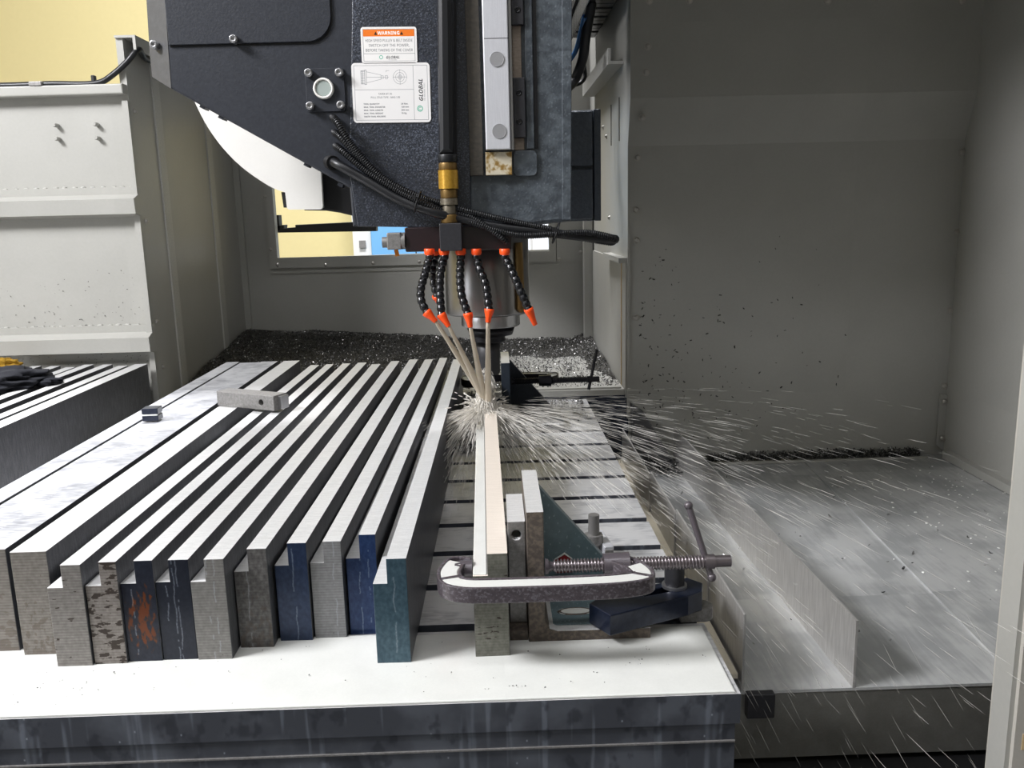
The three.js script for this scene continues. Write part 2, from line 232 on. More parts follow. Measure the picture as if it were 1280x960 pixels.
// ---------------------------------------------------------------- machine enclosure
let WL, WF; const wlRef = () => WL, wfRef = () => WF;
const XL = -0.79, XR = 0.31, ZF = -2.0, ZB = -2.75, YF = -0.166;
function screw(parent, p, dir = [0, 0, 1], r = 0.0065) {
  const g = merge([cyl(r * 1.25, r * 1.25, 0.0015, 14).translate(0, 0.0008, 0), lathe([[0, 0.0055], [r * 0.55, 0.005], [r * 0.9, 0.0035], [r, 0.0015], [r, 0]], 14), new THREE.CylinderGeometry(r * 0.45, r * 0.45, 0.0012, 6).translate(0, 0.0056, 0)]);
  g.applyQuaternion(new THREE.Quaternion().setFromUnitVectors(V(0, 1, 0), V(...dir))).translate(...p);
  return obj('screw', g, M.screw, parent);
}
M.screw = std({ color: 0xb9b6b0, roughness: 0.3, metalness: 0.7 });
{
  // left front panel with two folded ribs, studs and a rim
  const wl = WL = struct('wall_left', box6(-1.75, XL - 0.0155, -0.3, 0.72, ZF - 0.02, ZF), M.paint);
  obj('rim', plate(poly([[-1.75, 0.705], [XL - 0.001, 0.712], [XL - 0.001, 0.733], [-1.75, 0.728]]), 0.06, ZF + 0.03, 0.003), M.paint, wl);
  for (const y of [0.452, 0.142]) {
    const s = poly([[0, 0], [0.032, 0.006], [0.034, 0.036], [0.006, 0.046], [0.006, 0.062], [0, 0.062]]);
    const g = new THREE.ExtrudeGeometry(s, { depth: 0.96, bevelEnabled: true, bevelThickness: 0.001, bevelSize: 0.002, bevelSegments: 2 }).rotateY(-Math.PI / 2).translate(XL, y, ZF);
    obj('rib', wuv(g), M.paint, wl);
    const welds = []; for (let i = 0; i < 42; i++) welds.push(new THREE.SphereGeometry(rr(0.003, 0.005), 6, 4).scale(1.5, 0.7, 1).translate(XL - 0.012 - i * 0.0215 + rr(-0.003, 0.003), y + 0.064, ZF + 0.004));
    obj('weld_seam', welds, M.paint, wl).userData.kind = 'stuff';
  }
  for (const p of [[-.9532, .6513, -2], [-.8655, .6511, -2], [-.9533, .6223, -2], [-.8654, .6221, -2]]) obj('stud', [between([p[0], p[1], ZF], [p[0], p[1], ZF + 0.014], 0.0045), between([p[0], p[1], ZF + 0.014], [p[0], p[1], ZF + 0.017], 0.0045, 0.003)], M.paint, wl);
  // left inner side wall running back, with light sealed seams and a folded top
  const wi = struct('wall_left_inner', box6(XL - 0.015, XL, -0.05, 0.83, ZB, ZF + 0.004), M.paint);
  obj('edge_flange', box6(XL - 0.013, XL, -0.05, 0.70, ZF + 0.0025, ZF + 0.012), M.paint, wi);
  for (const [z0, z1] of [[-2.135, -2.175], [-2.5, -2.54]]) obj('seam_strip', box6(XL, XL + 0.004, 0.03, 0.83, z0, z1), M.seam, wi);
  obj('fold', box6(XL, XL + 0.018, 0.0, 0.83, -2.735, -2.75), M.paint, wi);
  obj('top_flange', [box6(XL - 0.015, XL + 0.03, 0.83, 0.835, ZB, ZF + 0.01), box6(XL + 0.024, XL + 0.03, 0.805, 0.83, ZB, ZF + 0.01)], M.paint, wi);
  for (const q of [[-2.02, 0.68], [-2.02, 0.44], [-2.02, 0.21], [-2.03, 0.1]]) screw(wi, [XL, q[1], q[0]], [1, 0, 0], 0.005);
  // back wall with its opening
  const ob = [[-0.675, 0.316], [0.178, 0.322], [0.178, 0.74], [-0.675, 0.74]];
  const wb = struct('wall_back', plate(poly([[XL - 0.02, -0.1], [XR + 0.02, -0.1], [XR + 0.02, 1.15], [XL - 0.02, 1.15]], [ob]), 0.02, ZB), M.paint);
  obj('window_flange', [box6(-0.7, 0.2, 0.285, 0.318, ZB, ZB + 0.012), box6(-0.7, -0.675, 0.318, 0.75, ZB, ZB + 0.012), box6(0.178, 0.2, 0.318, 0.75, ZB, ZB + 0.012), box6(-0.7, 0.21, 0.268, 0.276, ZB, ZB + 0.005)], M.paint, wb);
  for (const p of [[-.6755, .2963, -2.738], [-.5257, .2925, -2.738], [-.3777, .2937, -2.738], [-.232, .295, -2.738], [.2092, .2913, -2.738], [-.6942, .344, -2.738], [-.6988, .5054, -2.738]]) screw(wb, p, [0, 0, 1], 0.005);
  obj('cover_plate', box6(0.202, 0.292, 0.285, 0.6, ZB, ZB + 0.01), M.paint, wb); screw(wb, [.2777, .312, -2.738], [0, 0, 1], 0.005);
  // dark beam of the machine frame seen in the opening
  const beam = thing('frame_beam', 'dark horizontal beam with a notch crossing the opening behind the drum', 'beam', [0, 0, -2.9]);
  obj('rail', plate(poly([[-.731, .3932], [-.3837, .3898], [-.3818, .4235], [-.6478, .4171], [-.6484, .4093], [-.6853, .4076], [-.6845, .418], [-.7292, .4165]]), 0.05, 0, 0.002), M.black, beam);
  obj('end_bracket', box6(-0.9, -0.7, 0.4, 0.45, -0.04, 0.0), M.black, beam);
  // right inner side: white panel with shelf flange
  const wr = struct('wall_right_inner', wuv(new THREE.ExtrudeGeometry(poly([[-ZB, -0.05], [-ZB, 1.1], [1.958, 1.1], [1.958, 0.676], [1.993, 0.578], [1.993, -0.05]]), { depth: 0.0044, bevelEnabled: false }).rotateY(Math.PI / 2).translate(XR, 0, 0)), M.paint);
  obj('lower_sheet', box6(XR - 0.004, XR, 0.0, 0.32, ZF + 0.002, -2.7), M.paint, wr);
  obj('sheet_lip', box6(XR - 0.02, XR, 0.318, 0.33, ZF + 0.002, -2.28), M.paint, wr);
  obj('corner_post', box6(XR - 0.03, XR - 0.004, 0.02, 0.62, -2.66, -2.7), M.paint, wr);
  obj('shelf_flange', [box6(XR - 0.035, XR, 0.765, 0.772, -2.06, -2.62), box6(XR - 0.035, XR - 0.029, 0.772, 0.80, -2.06, -2.62)], M.paint, wr);
  obj('edge_seal', box6(XR - 0.006, XR - 0.002, 0.0, 0.33, ZF - 0.055, ZF - 0.06), M.residue, wr);
  for (const [z, y] of [[-2.35, 0.63], [-2.42, 0.66], [-2.3, 0.42]]) screw(wr, [XR, y, z], [-1, 0, 0], 0.005);
  for (const z of [-2.12, -2.26]) obj('slit', box6(XR - 0.0015, XR, 0.6, 0.7, z, z - 0.004), M.black, wr);
  // cabinet front on the right, folded forward near its top
  const prof = poly([[2.0, YF], [2.0, 0.578], [1.965, 0.678], [1.965, 1.1], [1.985, 1.1], [1.985, 0.69], [2.02, 0.588], [2.02, YF]]);
  const wf = WF = struct('wall_right', wuv(new THREE.ExtrudeGeometry(prof, { depth: 0.77, bevelEnabled: false }).rotateY(Math.PI / 2).translate(XR + 0.0045, 0, 0)), M.paint);
  for (const p of [[.3385, .6371, -1.97], [.3333, .5535, -2], [.3301, .4384, -2], [.3322, .3698, -2], [.331, .1905, -2], [1.0749, .549, -2], [1.0777, .3695, -2], [1.0746, .1875, -2], [1.0747, .0066, -2]]) screw(wf, p);
  for (const p of [[.3491, .7846, -1.965], [.3459, .7319, -1.965], [1.0994, .7197, -1.965], [.3519, .8772, -1.965], [.4381, .8771, -1.965], [.738, .8699, -1.965], [1.0295, .8643, -1.965]]) screw(wf, p);
  obj('corner_bracket', plate(poly([[1.0619, -.0116], [1.0893, -.0163], [1.0905, -.1615], [1.0614, -.1385]]), 0.005, -1.993, 0.001), M.paint, wf);
  screw(wf, [1.0734, -.0309, -1.992]); screw(wf, [1.0743, -.122, -1.992]);
  const wrr = struct('wall_right_side', box6(1.08, 1.1, -0.5, 1.05, -2.03, -0.55), M.paint);
  obj('base_angle', box6(1.06, 1.08, YF + 0.004, YF + 0.022, -1.96, -0.9), M.paint, wrr);
  obj('base_lip', box6(0.5, 1.03, YF + 0.001, YF + 0.007, -1.968, -1.972), M.paint, wf);
  // unseen roof added to shade cabinet and back wall; closed front sheet on the right
  struct('ceiling_machine_added', plate(poly([[0.14, 0.95], [1.1, 0.95], [1.1, 2.78], [0.33, 2.78], [0.33, 2.03], [-0.03, 2.03], [-0.03, 2.78], [-0.78, 2.78], [-0.78, 2.0], [0.14, 2.0]]), 0.02, 0).rotateX(-Math.PI / 2).translate(0, 1.1, 0), M.paint);
  struct('wall_front_right', box6(0.56, 1.1, -0.9, 1.05, -0.8, -0.83), M.paint);
  const dp = struct('trim_1', box6(0.522, 0.56, -0.9, 1.05, -0.785, -0.83), M.post);
  obj('weather_strip', box6(0.517, 0.522, -0.9, 1.05, -0.79, -0.82), M.paint, dp);
  obj('rust_spot', box6(0.53, 0.538, -0.118, -0.1, -0.785, -0.7845), M.residue, dp);
  obj('mount_hole', between([0.532, -0.062, -0.785], [0.532, -0.062, -0.7845], 0.002), M.black, dp);
  // base below everything
  struct('trim_2', box6(-1.5, 1.1, -0.94, -0.27, -0.9, -2.75), M.black);
}
{ // black cable along the left panel's rim
  const c = thing('rim_cable', 'black cable lying along the top rim of the white left panel', 'cable', [0, 0, 0]);
  obj('sheath', tube([[-1.1588, .7389, -1.98], [-1.0565, .7351, -1.98], [-.9534, .7362, -1.98], [-.8414, .7372, -1.98], [-.816, .7523, -1.985], [-.7841, .7789, -1.99], [-.7609, .8065, -2], [-0.77, 0.8, -2.06], [-0.76, 0.8, -2.3]], 0.0065, 80, 8), M.rubber, c);
  obj('clip', rbox(-0.99, -0.962, 0.731, 0.741, -1.985, -1.968, 0.002), M.steelDull, c);
  obj('clip', rbox(-0.858, -0.85, 0.735, 0.752, -1.986, -1.974, 0.002), M.black, c);
}

// ---------------------------------------------------------------- ledge behind the table (way cover full of chips)
{
  const t = thing('rear_way_cover', 'sheet metal ledge behind the table buried in metal chips', 'machine cover', [0, 0, ZF]);
  obj('deck', box6(XL + 0.004, XR - 0.006, 0.006, 0.02, -0.002, ZB - ZF + 0.004), M.paint, t);
  obj('front_face', box6(XL + 0.004, XR + 0.004, -0.25, 0.006, -0.004, -0.03), M.navy, t);
  obj('dark_sloped_plate', plate(poly([[0.318, -0.012], [0.345, -0.03], [0.415, -0.15], [0.415, YF], [0.318, YF]]), 0.04, 0.043, 0.002), M.flangePaint, t);  // dark sloped plate at the foot of the cabinet
  obj('edge_lip', box6(0.03, XR - 0.012, 0.02, 0.024, -0.01, -0.03), M.paint, t);
}
// ---------------------------------------------------------------- table
{
  const t = thing('machine_table', 'wide slotted steel milling table under the workpieces, coated with milky coolant', 'machine table', [0, 0, 0]);
  const XE = 0.212, X0 = -1.3, P = 0.104, ZT = -0.714;
  obj('bed', box6(X0, XE, -0.17, -0.03, ZT - 0.002, -1.995), M.tableFront, t);
  obj('front_groove', box6(X0, XE, -0.049, -0.0475, ZT, ZT - 0.004), M.steelDull, t);
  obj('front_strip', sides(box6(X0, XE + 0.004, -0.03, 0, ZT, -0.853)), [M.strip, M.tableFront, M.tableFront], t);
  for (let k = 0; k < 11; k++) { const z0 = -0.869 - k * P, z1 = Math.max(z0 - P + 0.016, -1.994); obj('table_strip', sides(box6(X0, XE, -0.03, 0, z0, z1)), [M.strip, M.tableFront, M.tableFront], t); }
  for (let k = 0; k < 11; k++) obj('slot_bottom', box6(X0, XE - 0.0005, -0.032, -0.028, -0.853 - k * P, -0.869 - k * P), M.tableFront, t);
  const film = [[X0, ZT - 0.0015]]; const n = 40;
  const top = []; for (let i = 0; i <= n; i++) { const x = X0 + (XE - 0.001 - X0) * i / n; top.push([x, -(ZT - 0.001)]); }
  const back = []; for (let i = n; i >= 0; i--) { const x = X0 + (XE - 0.001 - X0) * i / n; back.push([x, 0.846 + 0.004 * simplex(x * 8, 1, 2) - (x < -0.55 ? 0 : 0)]); }
  const g = new THREE.ExtrudeGeometry(poly([...top, ...back]), { depth: 0.0012, bevelEnabled: true, bevelThickness: 0.0008, bevelSize: 0.0015, bevelOffset: -0.0015, bevelSegments: 2 });
  obj('coolant_film', wuv(g.rotateX(-Math.PI / 2).translate(0, 0.0005, 0)), M.milk, t);
}
// ---------------------------------------------------------------- stainless way cover on the right
{
  const t = thing('side_way_cover', 'brushed stainless way cover with upright flaps right of the table', 'machine cover', [0, 0, 0]);
  const zf = -0.99;
  obj('trough_sheet', box6(0.225, 0.488, YF - 0.004, YF, zf, -1.998), M.stainless, t);
  obj('middle_sheet', box6(0.488, 0.76, YF - 0.004, YF, zf, -1.998), M.stainless, t);
  obj('outer_sheet', wuv(plate(poly([[0.655, -zf], [1.078, -zf], [1.078, 1.998], [0.735, 1.998]]), 0.003, 0).rotateX(-Math.PI / 2).translate(0, YF + 0.003, 0)), M.stainless, t);
  obj('gutter', box6(0.2165, 0.296, -0.15, -0.143, zf - 0.004, -1.97), M.gutter, t);
  const pl = (x, z0, z1, y0, y1) => obj('guard_plate', rbox(x, x + 0.003, YF, y0, z0, z1, 0.0008, 1), M.stainlessV, t);
  pl(0.3, zf, -1.165, -0.06); pl(0.297, -1.163, -1.38, -0.06); pl(0.294, -1.378, -1.6, -0.062); pl(0.291, -1.598, -1.95, -0.064);
  obj('flap', wuv(plate(poly([[-zf, YF], [-zf, -0.074], [1.985, -0.074], [1.985, YF]]), 0.003, 0).rotateY(Math.PI / 2 + 0.022).translate(0.467, 0, 0)), M.stainlessV, t);
  obj('front_apron', box6(0.216, 1.078, -0.262, YF - 0.004, zf - 0.001, zf - 0.012), M.apron, t);
  obj('end_block', rbox(...(([a, b], [c, d]) => [a, c, d, b])([.3045, -.164], [.3401, -.1977]), -0.978, -0.99, 0.002), M.blackBlock, t);
}

// ---------------------------------------------------------------- workpieces
function barGeo(w, h, step, ledge, L) {
  const s = step ? poly([[0, 0], [w, 0], [w, h], [step, h], [step, ledge], [0, ledge]]) : poly([[0, 0], [w, 0], [w, h], [0, h]]);
  return sides(plate(s, L, 0, 0.0006));
}
const G1 = 'stepped steel bars standing in a row on the table';
const bars = [ // x left, z front, width, step, ledge height, height, length, yaw, look, label
  [-0.4477, -0.802, .0352, .0155, .0865, .11, 1.135, -.0105, { base: 0x7e7a76, grain: .12, saw: 1, streak: .17 }, 'stepped steel bar with a grey sawn end, beside the wide slabs, first of the row'],
  [-0.4113, -0.804, .0325, .0155, .0865, .111, 1.132, -.0098, { base: 0x7d7772, grain: .15, saw: 1, streak: .42 }, 'stepped steel bar whose grey sawn end is heavily marked with dark brown streaks'],
  [-0.3783, -0.807, .0337, .0155, .0865, .1101, 1.139, -.0114, { base: 0x232733, grain: .08, rust: 1, runs: 1, gloss: 1 }, 'stepped steel bar with a dark end face bearing an orange rust patch'],
  [-0.3441, -0.808, .0345, .0145, .0865, .1095, 1.147, -.0118, { base: 0x20242f, grain: .06, runs: 3, gloss: 1 }, 'stepped steel bar with a near black end and thin white runs, beside the rusty one'],
  [-0.3087, -0.806, .0345, .0150, .0865, .1097, 1.121, -.0118, { base: 0x7a7875, grain: .1, saw: .8, streak: .1, runs: 2 }, 'stepped steel bar with a light grey sawn end and pale vertical drips'],
  [-0.2724, -0.828, .0345, .0150, .0865, .1105, 1.13, -.0150, { base: 0x5c5a59, grain: .22, saw: .4, runs: 1, stain: 1 }, 'stepped steel bar with a mottled dark grey and brown end face'],
  [-0.2342, -0.840, .0340, .0145, .0865, .1106, 1.133, -.0178, { base: 0x22304a, grain: .1, runs: 1, gloss: 1 }, 'stepped steel bar with a dark navy blue end, right of the mottled brown one'],  // dark scale tone with a blue reflection mixed into the base colour
  [-0.1985, -0.844, .0332, .0145, .0865, .1097, 1.129, -.0178, { base: 0x7f7f80, grain: .08, saw: .9, streak: .1, runs: 1 }, 'stepped steel bar with an even mid grey sawn end between two blue ended bars'],
  [-0.163, -0.853, .0322, .0148, .0865, .1124, 1.12, -.0168, { base: 0x20355c, grain: .12, runs: 2, gloss: 1 }, 'stepped steel bar with a blue end face, set farthest back, second from right'],  // blue reflection on the wet end put into its base colour
  [-0.1258, -0.787, .0335, .0140, .0865, .112, 1.163, -.0125, { base: 0x3f5662, grain: .14, gloss: 1, runs: 1 }, 'stepped steel bar with a teal blue end, rightmost and nearest the front'],  // teal base colour takes in the blue sheen on wet steel
];
bars.forEach(([x, z, w, step, ledge, h, L, yaw, look, label], i) => {
  look.z = i * 3.7 + 1;
  const t = thing('stepped_bar', label, 'steel bar', [x, 0, z], yaw, G1);
  obj('body', barGeo(w, h, step, ledge, L), [M.milled, endFace(w, h, look), M.barSide], t);
});
{
  const t = thing('stepped_bar', 'steel bar being milled under the spindle, clamped against the angle plates', 'steel bar', [-0.0285, 0, -0.793], 0.012);
  obj('body', barGeo(0.0345, 0.1112, 0.0145, 0.0885, 1.03), [M.cream, endFace(.0345, .1112, { base: 0x6f6f66, grain: .14, streak: .22, saw: .5, z: 44 }), M.barSide], t);
  obj('step_coolant', wuv(new RoundedBoxGeometry(0.0138, 0.0028, 0.62, 2, 0.0012).translate(0.007, 0.0885, -0.312)), M.milk, t);
}
const slabs = [
  [-0.623, -0.84, 0.03, .115, 1.14, .006, 'plain steel slab at the outer left of the three wide slabs'],
  [-0.5905, -0.838, 0.0862, .1145, 1.14, .005, 'broad steel slab in the middle of the three wide slabs, with a worn wet top'],
  [-0.4945, -0.828, 0.0365, .1147, 1.15, -.008, 'square steel slab beside the stepped bars, with a clean sawn end'],
];
slabs.forEach(([x, z, w, h, L, yaw, label], i) => {
  const t = thing('steel_slab', label, 'steel slab', [x, 0, z], i === 2 ? -.004 : .0);
  const look = { base: 0x7d7872, grain: .12, saw: 1, streak: .08, stain: 1, z: 60 + i * 5 };
  obj('body', barGeo(w, h, i === 1 ? 0.048 : 0, h - 0.0014, L), [i === 2 ? M.milled : M.slabTop, endFace(w, h, look), M.barSide], t);
});
const G3 = 'narrow steel bars stored at the left end of the table';
for (let i = 0; i < 7; i++) {
  const t = thing('stored_bar', `narrow stored steel bar at the far left, ${['first', 'second', 'third', 'fourth', 'fifth', 'sixth', 'seventh'][i]} behind the broad dark sided one`, 'steel bar', [-0.861 - i * 0.0395, 0, -1.05], 0.0, G3);
  obj('body', barGeo(0.0215, 0.1175 + (i % 3) * 0.002, 0, 0, 0.905 + 0.006 * ((i * 5) % 3)), [M.milled, M.barSide, M.barSide], t);
}
{
  const t = thing('stored_bar', 'dark steel bar with a broad bare side, nearest of the stored bars on the left', 'steel bar', [-0.829, 0, -1.05], 0);
  obj('body', barGeo(0.0285, 0.118, 0, 0, 0.92), [M.milled, M.barSide, M.barSide], t);
}
{ // parallel block lying across slab and bar
  const A = [-0.535, 0.1152, -1.63], B = [-0.384, 0.1152, -1.475], len = 0.155;
  const t = thing('parallel_block', 'small grey steel block with a drilled hole lying across a slab and a bar', 'steel block', [-0.438, 0.1152, -1.4725], -0.474);
  obj('body', plate(poly([[-0.0645, 0], [0.0645, 0], [0.0645, 0.026], [-0.0645, 0.026]], [circle(0.036, 0.013, 0.0052)]), 0.032, 0.0, 0.0008), M.steelDull, t);
  obj('top_groove', box6(-0.045, 0.02, 0.0255, 0.0262, -0.019, -0.014), M.steelDull, t);
  obj('end_lip', rbox(0.06, 0.071, 0.001, 0.024, -0.0315, -0.012, 0.001), M.steel, t);
}
{
  const t = thing('stop_block', 'tiny black grooved block sitting on the gap between two wide slabs', 'steel block', [-0.572, 0.1155, -1.405], 0.05);
  obj('body', [rbox(-0.013, 0.013, 0, 0.009, -0.012, 0.012, 0.001), rbox(-0.013, 0.013, 0.0115, 0.021, -0.012, 0.012, 0.001), rbox(-0.0115, 0.0115, 0.008, 0.013, -0.011, 0.011, 0.001)], M.navy, t);
  obj('coolant_edge', rbox(-0.012, 0.012, 0.0088, 0.0112, 0.0098, 0.0122, 0.0008), M.milk, t);
}
{ // rag and yellow cloth on the stored bars
  const lump = (rx, ry, rz, s, k) => { const g = new THREE.SphereGeometry(1, 40, 28), p = g.attributes.position; for (let i = 0; i < p.count; i++) { const v = V().fromBufferAttribute(p, i), n = 0.75 + 0.5 * fbm(v.x * k + s, v.y * k, v.z * k, 3) + 0.12 * Math.sin(v.x * 9 + v.z * 5 + s); p.setXYZ(i, v.x * n * rx, Math.max(0, v.y * n * ry + ry * 0.3), v.z * n * rz); } g.computeVertexNormals(); return wuv(g); };
  const r = thing('rag', 'crumpled black rag lying on the stored bars at the left edge', 'rag', [-1.005, 0.121, -1.71], 0.2);
  obj('cloth', lump(0.1, 0.028, 0.09, 2, 2.2), M.rag, r);
  obj('corner', wuv(lump(0.04, 0.012, 0.022, 6, 3).translate(0.085, 0, 0.0)), M.rag, r);
  const y = thing('yellow_cloth', 'small crumpled ochre yellow cloth behind the black rag', 'cloth', [-1.1, 0.121, -1.9], 0);
  obj('cloth', lump(0.05, 0.022, 0.03, 9, 2.6), M.yellowCloth, y);
}

// ---------------------------------------------------------------- fixtures
function anglePlate(label, p, web = M.teal, body = M.castIron) {
  const t = thing('angle_plate', label, 'angle plate', p);
  const prof = poly([[0, 0], [0.126, 0], [0.126, 0.0135], [0.03, 0.0135], [0.0215, 0.0165], [0.0172, 0.025], [0.0172, 0.143], [0, 0.143]]);
  obj('frame', sides(plate(prof, 0.145, 0, 0.0008)), [M.milled, body, body], t);
  const s = new THREE.Shape(); s.moveTo(0.0172, 0.131); s.lineTo(0.0172, 0.0135); s.lineTo(0.112, 0.0135); s.lineTo(0.112, 0.018); s.closePath();
  obj('gusset', plate(s, 0.014, -0.125, 0.001), web, t);
  const oval = new THREE.Shape(); oval.absarc(-0.012, 0, 0.0065, Math.PI / 2, 1.5 * Math.PI); oval.absarc(0.012, 0, 0.0065, -Math.PI / 2, Math.PI / 2);
  obj('base_web', wuv(plate(roundRect(0.024, 0.1255, 0.012, 0.13, 0.006), 0.0012, 0).rotateX(-Math.PI / 2).translate(0, 0.0149, 0)), web, t);
  obj('bolt_slot', wuv(plate(oval, 0.0006, 0).rotateX(-Math.PI / 2).translate(0.052, 0.0157, -0.04)), M.milk, t);
  obj('slot_rim', wuv(new THREE.TorusGeometry(0.0075, 0.0012, 6, 24).scale(2.3, 1, 1).rotateX(-Math.PI / 2).translate(0.052, 0.0148, -0.04)), M.castIron, t);
  return t;
}
anglePlate('cast angle plate with a teal triangular web, near the front behind the screw clamp', [0.0262, 0, -0.82]);
anglePlate('cast angle plate with a dark triangular web, at the far end by the chips', [0.0105, 0, -1.70], M.farWeb, M.farWeb);
{
  const t = thing('red_tag', 'small dark red tag stuck to the teal web behind the clamp screw', 'tag', [.072, .0352, -.943]); t.scale.setScalar(0.8);
  obj('plate', plate(poly([[-0.012, -0.014], [0.012, -0.014], [0.012, 0.006], [0.002, 0.013], [-0.012, 0.006]]), 0.0015, 0.0015), M.red, t);
  obj('paint_edge', plate(poly([[-0.0135, 0.005], [0.002, 0.0145], [0.0135, 0.0055], [0.0135, 0.0075], [0.002, 0.0168], [-0.0135, 0.007]]), 0.0015, 0.002), M.white, t);
}
{ // packer between workpiece and angle plate
  const t = thing('packing_block', 'upright steel packing block with a threaded hole between the milled bar and angle plate', 'steel block', [0.0072, 0.0135, -0.842]);
  obj('body', sides(plate(poly([[0, 0], [0.0182, 0], [0.0182, 0.112], [0, 0.112]], [circle(0.0088, 0.0975, 0.0056)]), 0.09, 0, 0.0008)), [M.milled, M.steelDull, M.steelDull], t);
  obj('thread', [0, 1, 2, 3].map(k => new THREE.TorusGeometry(0.0054, 0.0006, 6, 20).translate(0.0088, 0.0975, -0.0015 - k * 0.0016)), M.steel, t);
  const s = thing('packing_strip', 'flat rusty packing strip lying on the table under the upright packing block', 'steel strip', [0.0068, 0, -0.824]);
  obj('body', sides(plate(poly([[0, 0], [0.0186, 0], [0.0186, 0.013], [0, 0.013]]), 0.12, 0, 0.0005)), M.castIron, s);
}
function ribbon(path, d0, d1) { // closed outline of a band around a path
  const f = d => path.map((p, i) => { const a = path[Math.max(0, i - 1)], b = path[Math.min(path.length - 1, i + 1)], dx = b[0] - a[0], dy = b[1] - a[1], l = Math.hypot(dx, dy); return [p[0] - dy / l * d, p[1] + dx / l * d]; });
  return poly([...f(d0), ...f(d1).reverse()]);
}
function screwClamp(label, p, dir, iron = M.clampIron, thread = M.thread, span = 0.185) { // a C-shaped frame lying flat, open away from dir; screw along x
  const t = thing('screw_clamp', label, 'clamp', p);
  const ctl = [[-0.006, 0], [-0.016, -0.004], [-0.0225, 0.02], [-0.018, 0.042], [0.0, 0.051], [0.04, 0.0525], [0.1, 0.0525], [span - 0.045, 0.0505], [span - 0.02, 0.043], [span - 0.022, 0.022], [span - 0.036, 0.002]];
  const path = new THREE.CatmullRomCurve3(ctl.map(q => V(q[0], q[1] * dir, 0)), false, 'catmullrom', 0.4).getPoints(90).map(q => [q.x, -q.y]);
  const lay = (sh, y0, y1) => wuv(new THREE.ExtrudeGeometry(sh, { depth: y1 - y0 - 0.002, bevelEnabled: true, bevelThickness: 0.001, bevelSize: 0.001, bevelOffset: -0.001, bevelSegments: 2 }).rotateX(-Math.PI / 2).translate(0, y0 + 0.001, 0));
  obj('frame', [lay(ribbon(path, -0.012, -0.0085), -0.008, 0.008), lay(ribbon(path, 0.0085, 0.012), -0.008, 0.008), lay(ribbon(path, -0.011, 0.011), -0.0055, 0.004)], iron, t);
  obj('coolant_pool', lay(ribbon(path.slice(9, 84), -0.0084, 0.0084), 0.003, 0.0072), M.milk, t);
  for (const k of [24, 72]) { const q = path[k], q2 = path[k + 1], an = Math.atan2(q2[1] - q[1], q2[0] - q[0]); obj('frame_web', bx(0.004, 0.012, 0.02).rotateY(an).translate(q[0], 0.002, -q[1]), iron, t); }
  obj('nut_boss', between([span - 0.052, 0, 0], [span - 0.026, 0, 0], 0.0115, 0.0125, 20), iron, t);
  obj('anvil', between([-0.012, 0, 0], [0.0, 0, 0], 0.009, 0.009, 18), iron, t);
  const x0 = 0.082, x1 = 0.236, th = [between([x0, 0, 0], [x1, 0, 0], 0.0054, 0.0054, 16)];
  for (let x = x0 + 0.002; x < x1; x += 0.0034) th.push(new THREE.TorusGeometry(0.0062, 0.0011, 6, 18).rotateY(Math.PI / 2).rotateZ(0.1).translate(x, 0, 0));
  obj('screw_thread', th, thread, t);
  obj('swivel_pad', [between([0.0737, 0, 0], [0.077, 0, 0], 0.0085, 0.0075, 18), between([0.077, 0, 0], [0.083, 0, 0], 0.006, 0.004, 16)], iron, t);
  obj('screw_head', [between([x1, 0, 0], [x1 + 0.01, 0, 0], 0.0074, 0.0074, 18), between([x1 + 0.01, 0, 0], [x1 + 0.0265, 0, 0], 0.006, 0.006, 18)], thread, t);
  return t;
}
{
  const t = screwClamp('large screw clamp lying flat across the front of the milled bar', [-0.0295, 0.0847, -0.8195], 1);
  obj('handle_bar', [between([0.243, -0.016, 0.003], [0.2215, 0.056, -0.012], 0.0034), new THREE.SphereGeometry(0.0046, 12, 8).translate(0.243, -0.016, 0.003), new THREE.SphereGeometry(0.0046, 12, 8).translate(0.2215, 0.056, -0.012)], M.clampIron, t);
  const u = screwClamp('second screw clamp by the chips, holding the bar at the far angle plate', [-0.0418, 0.084, -1.808], -1, M.darkSteel, M.darkSteel);
  obj('handle_bar', between([0.239, -0.022, 0.004], [0.259, 0.062, -0.01], 0.0034), M.darkSteel, u);
}
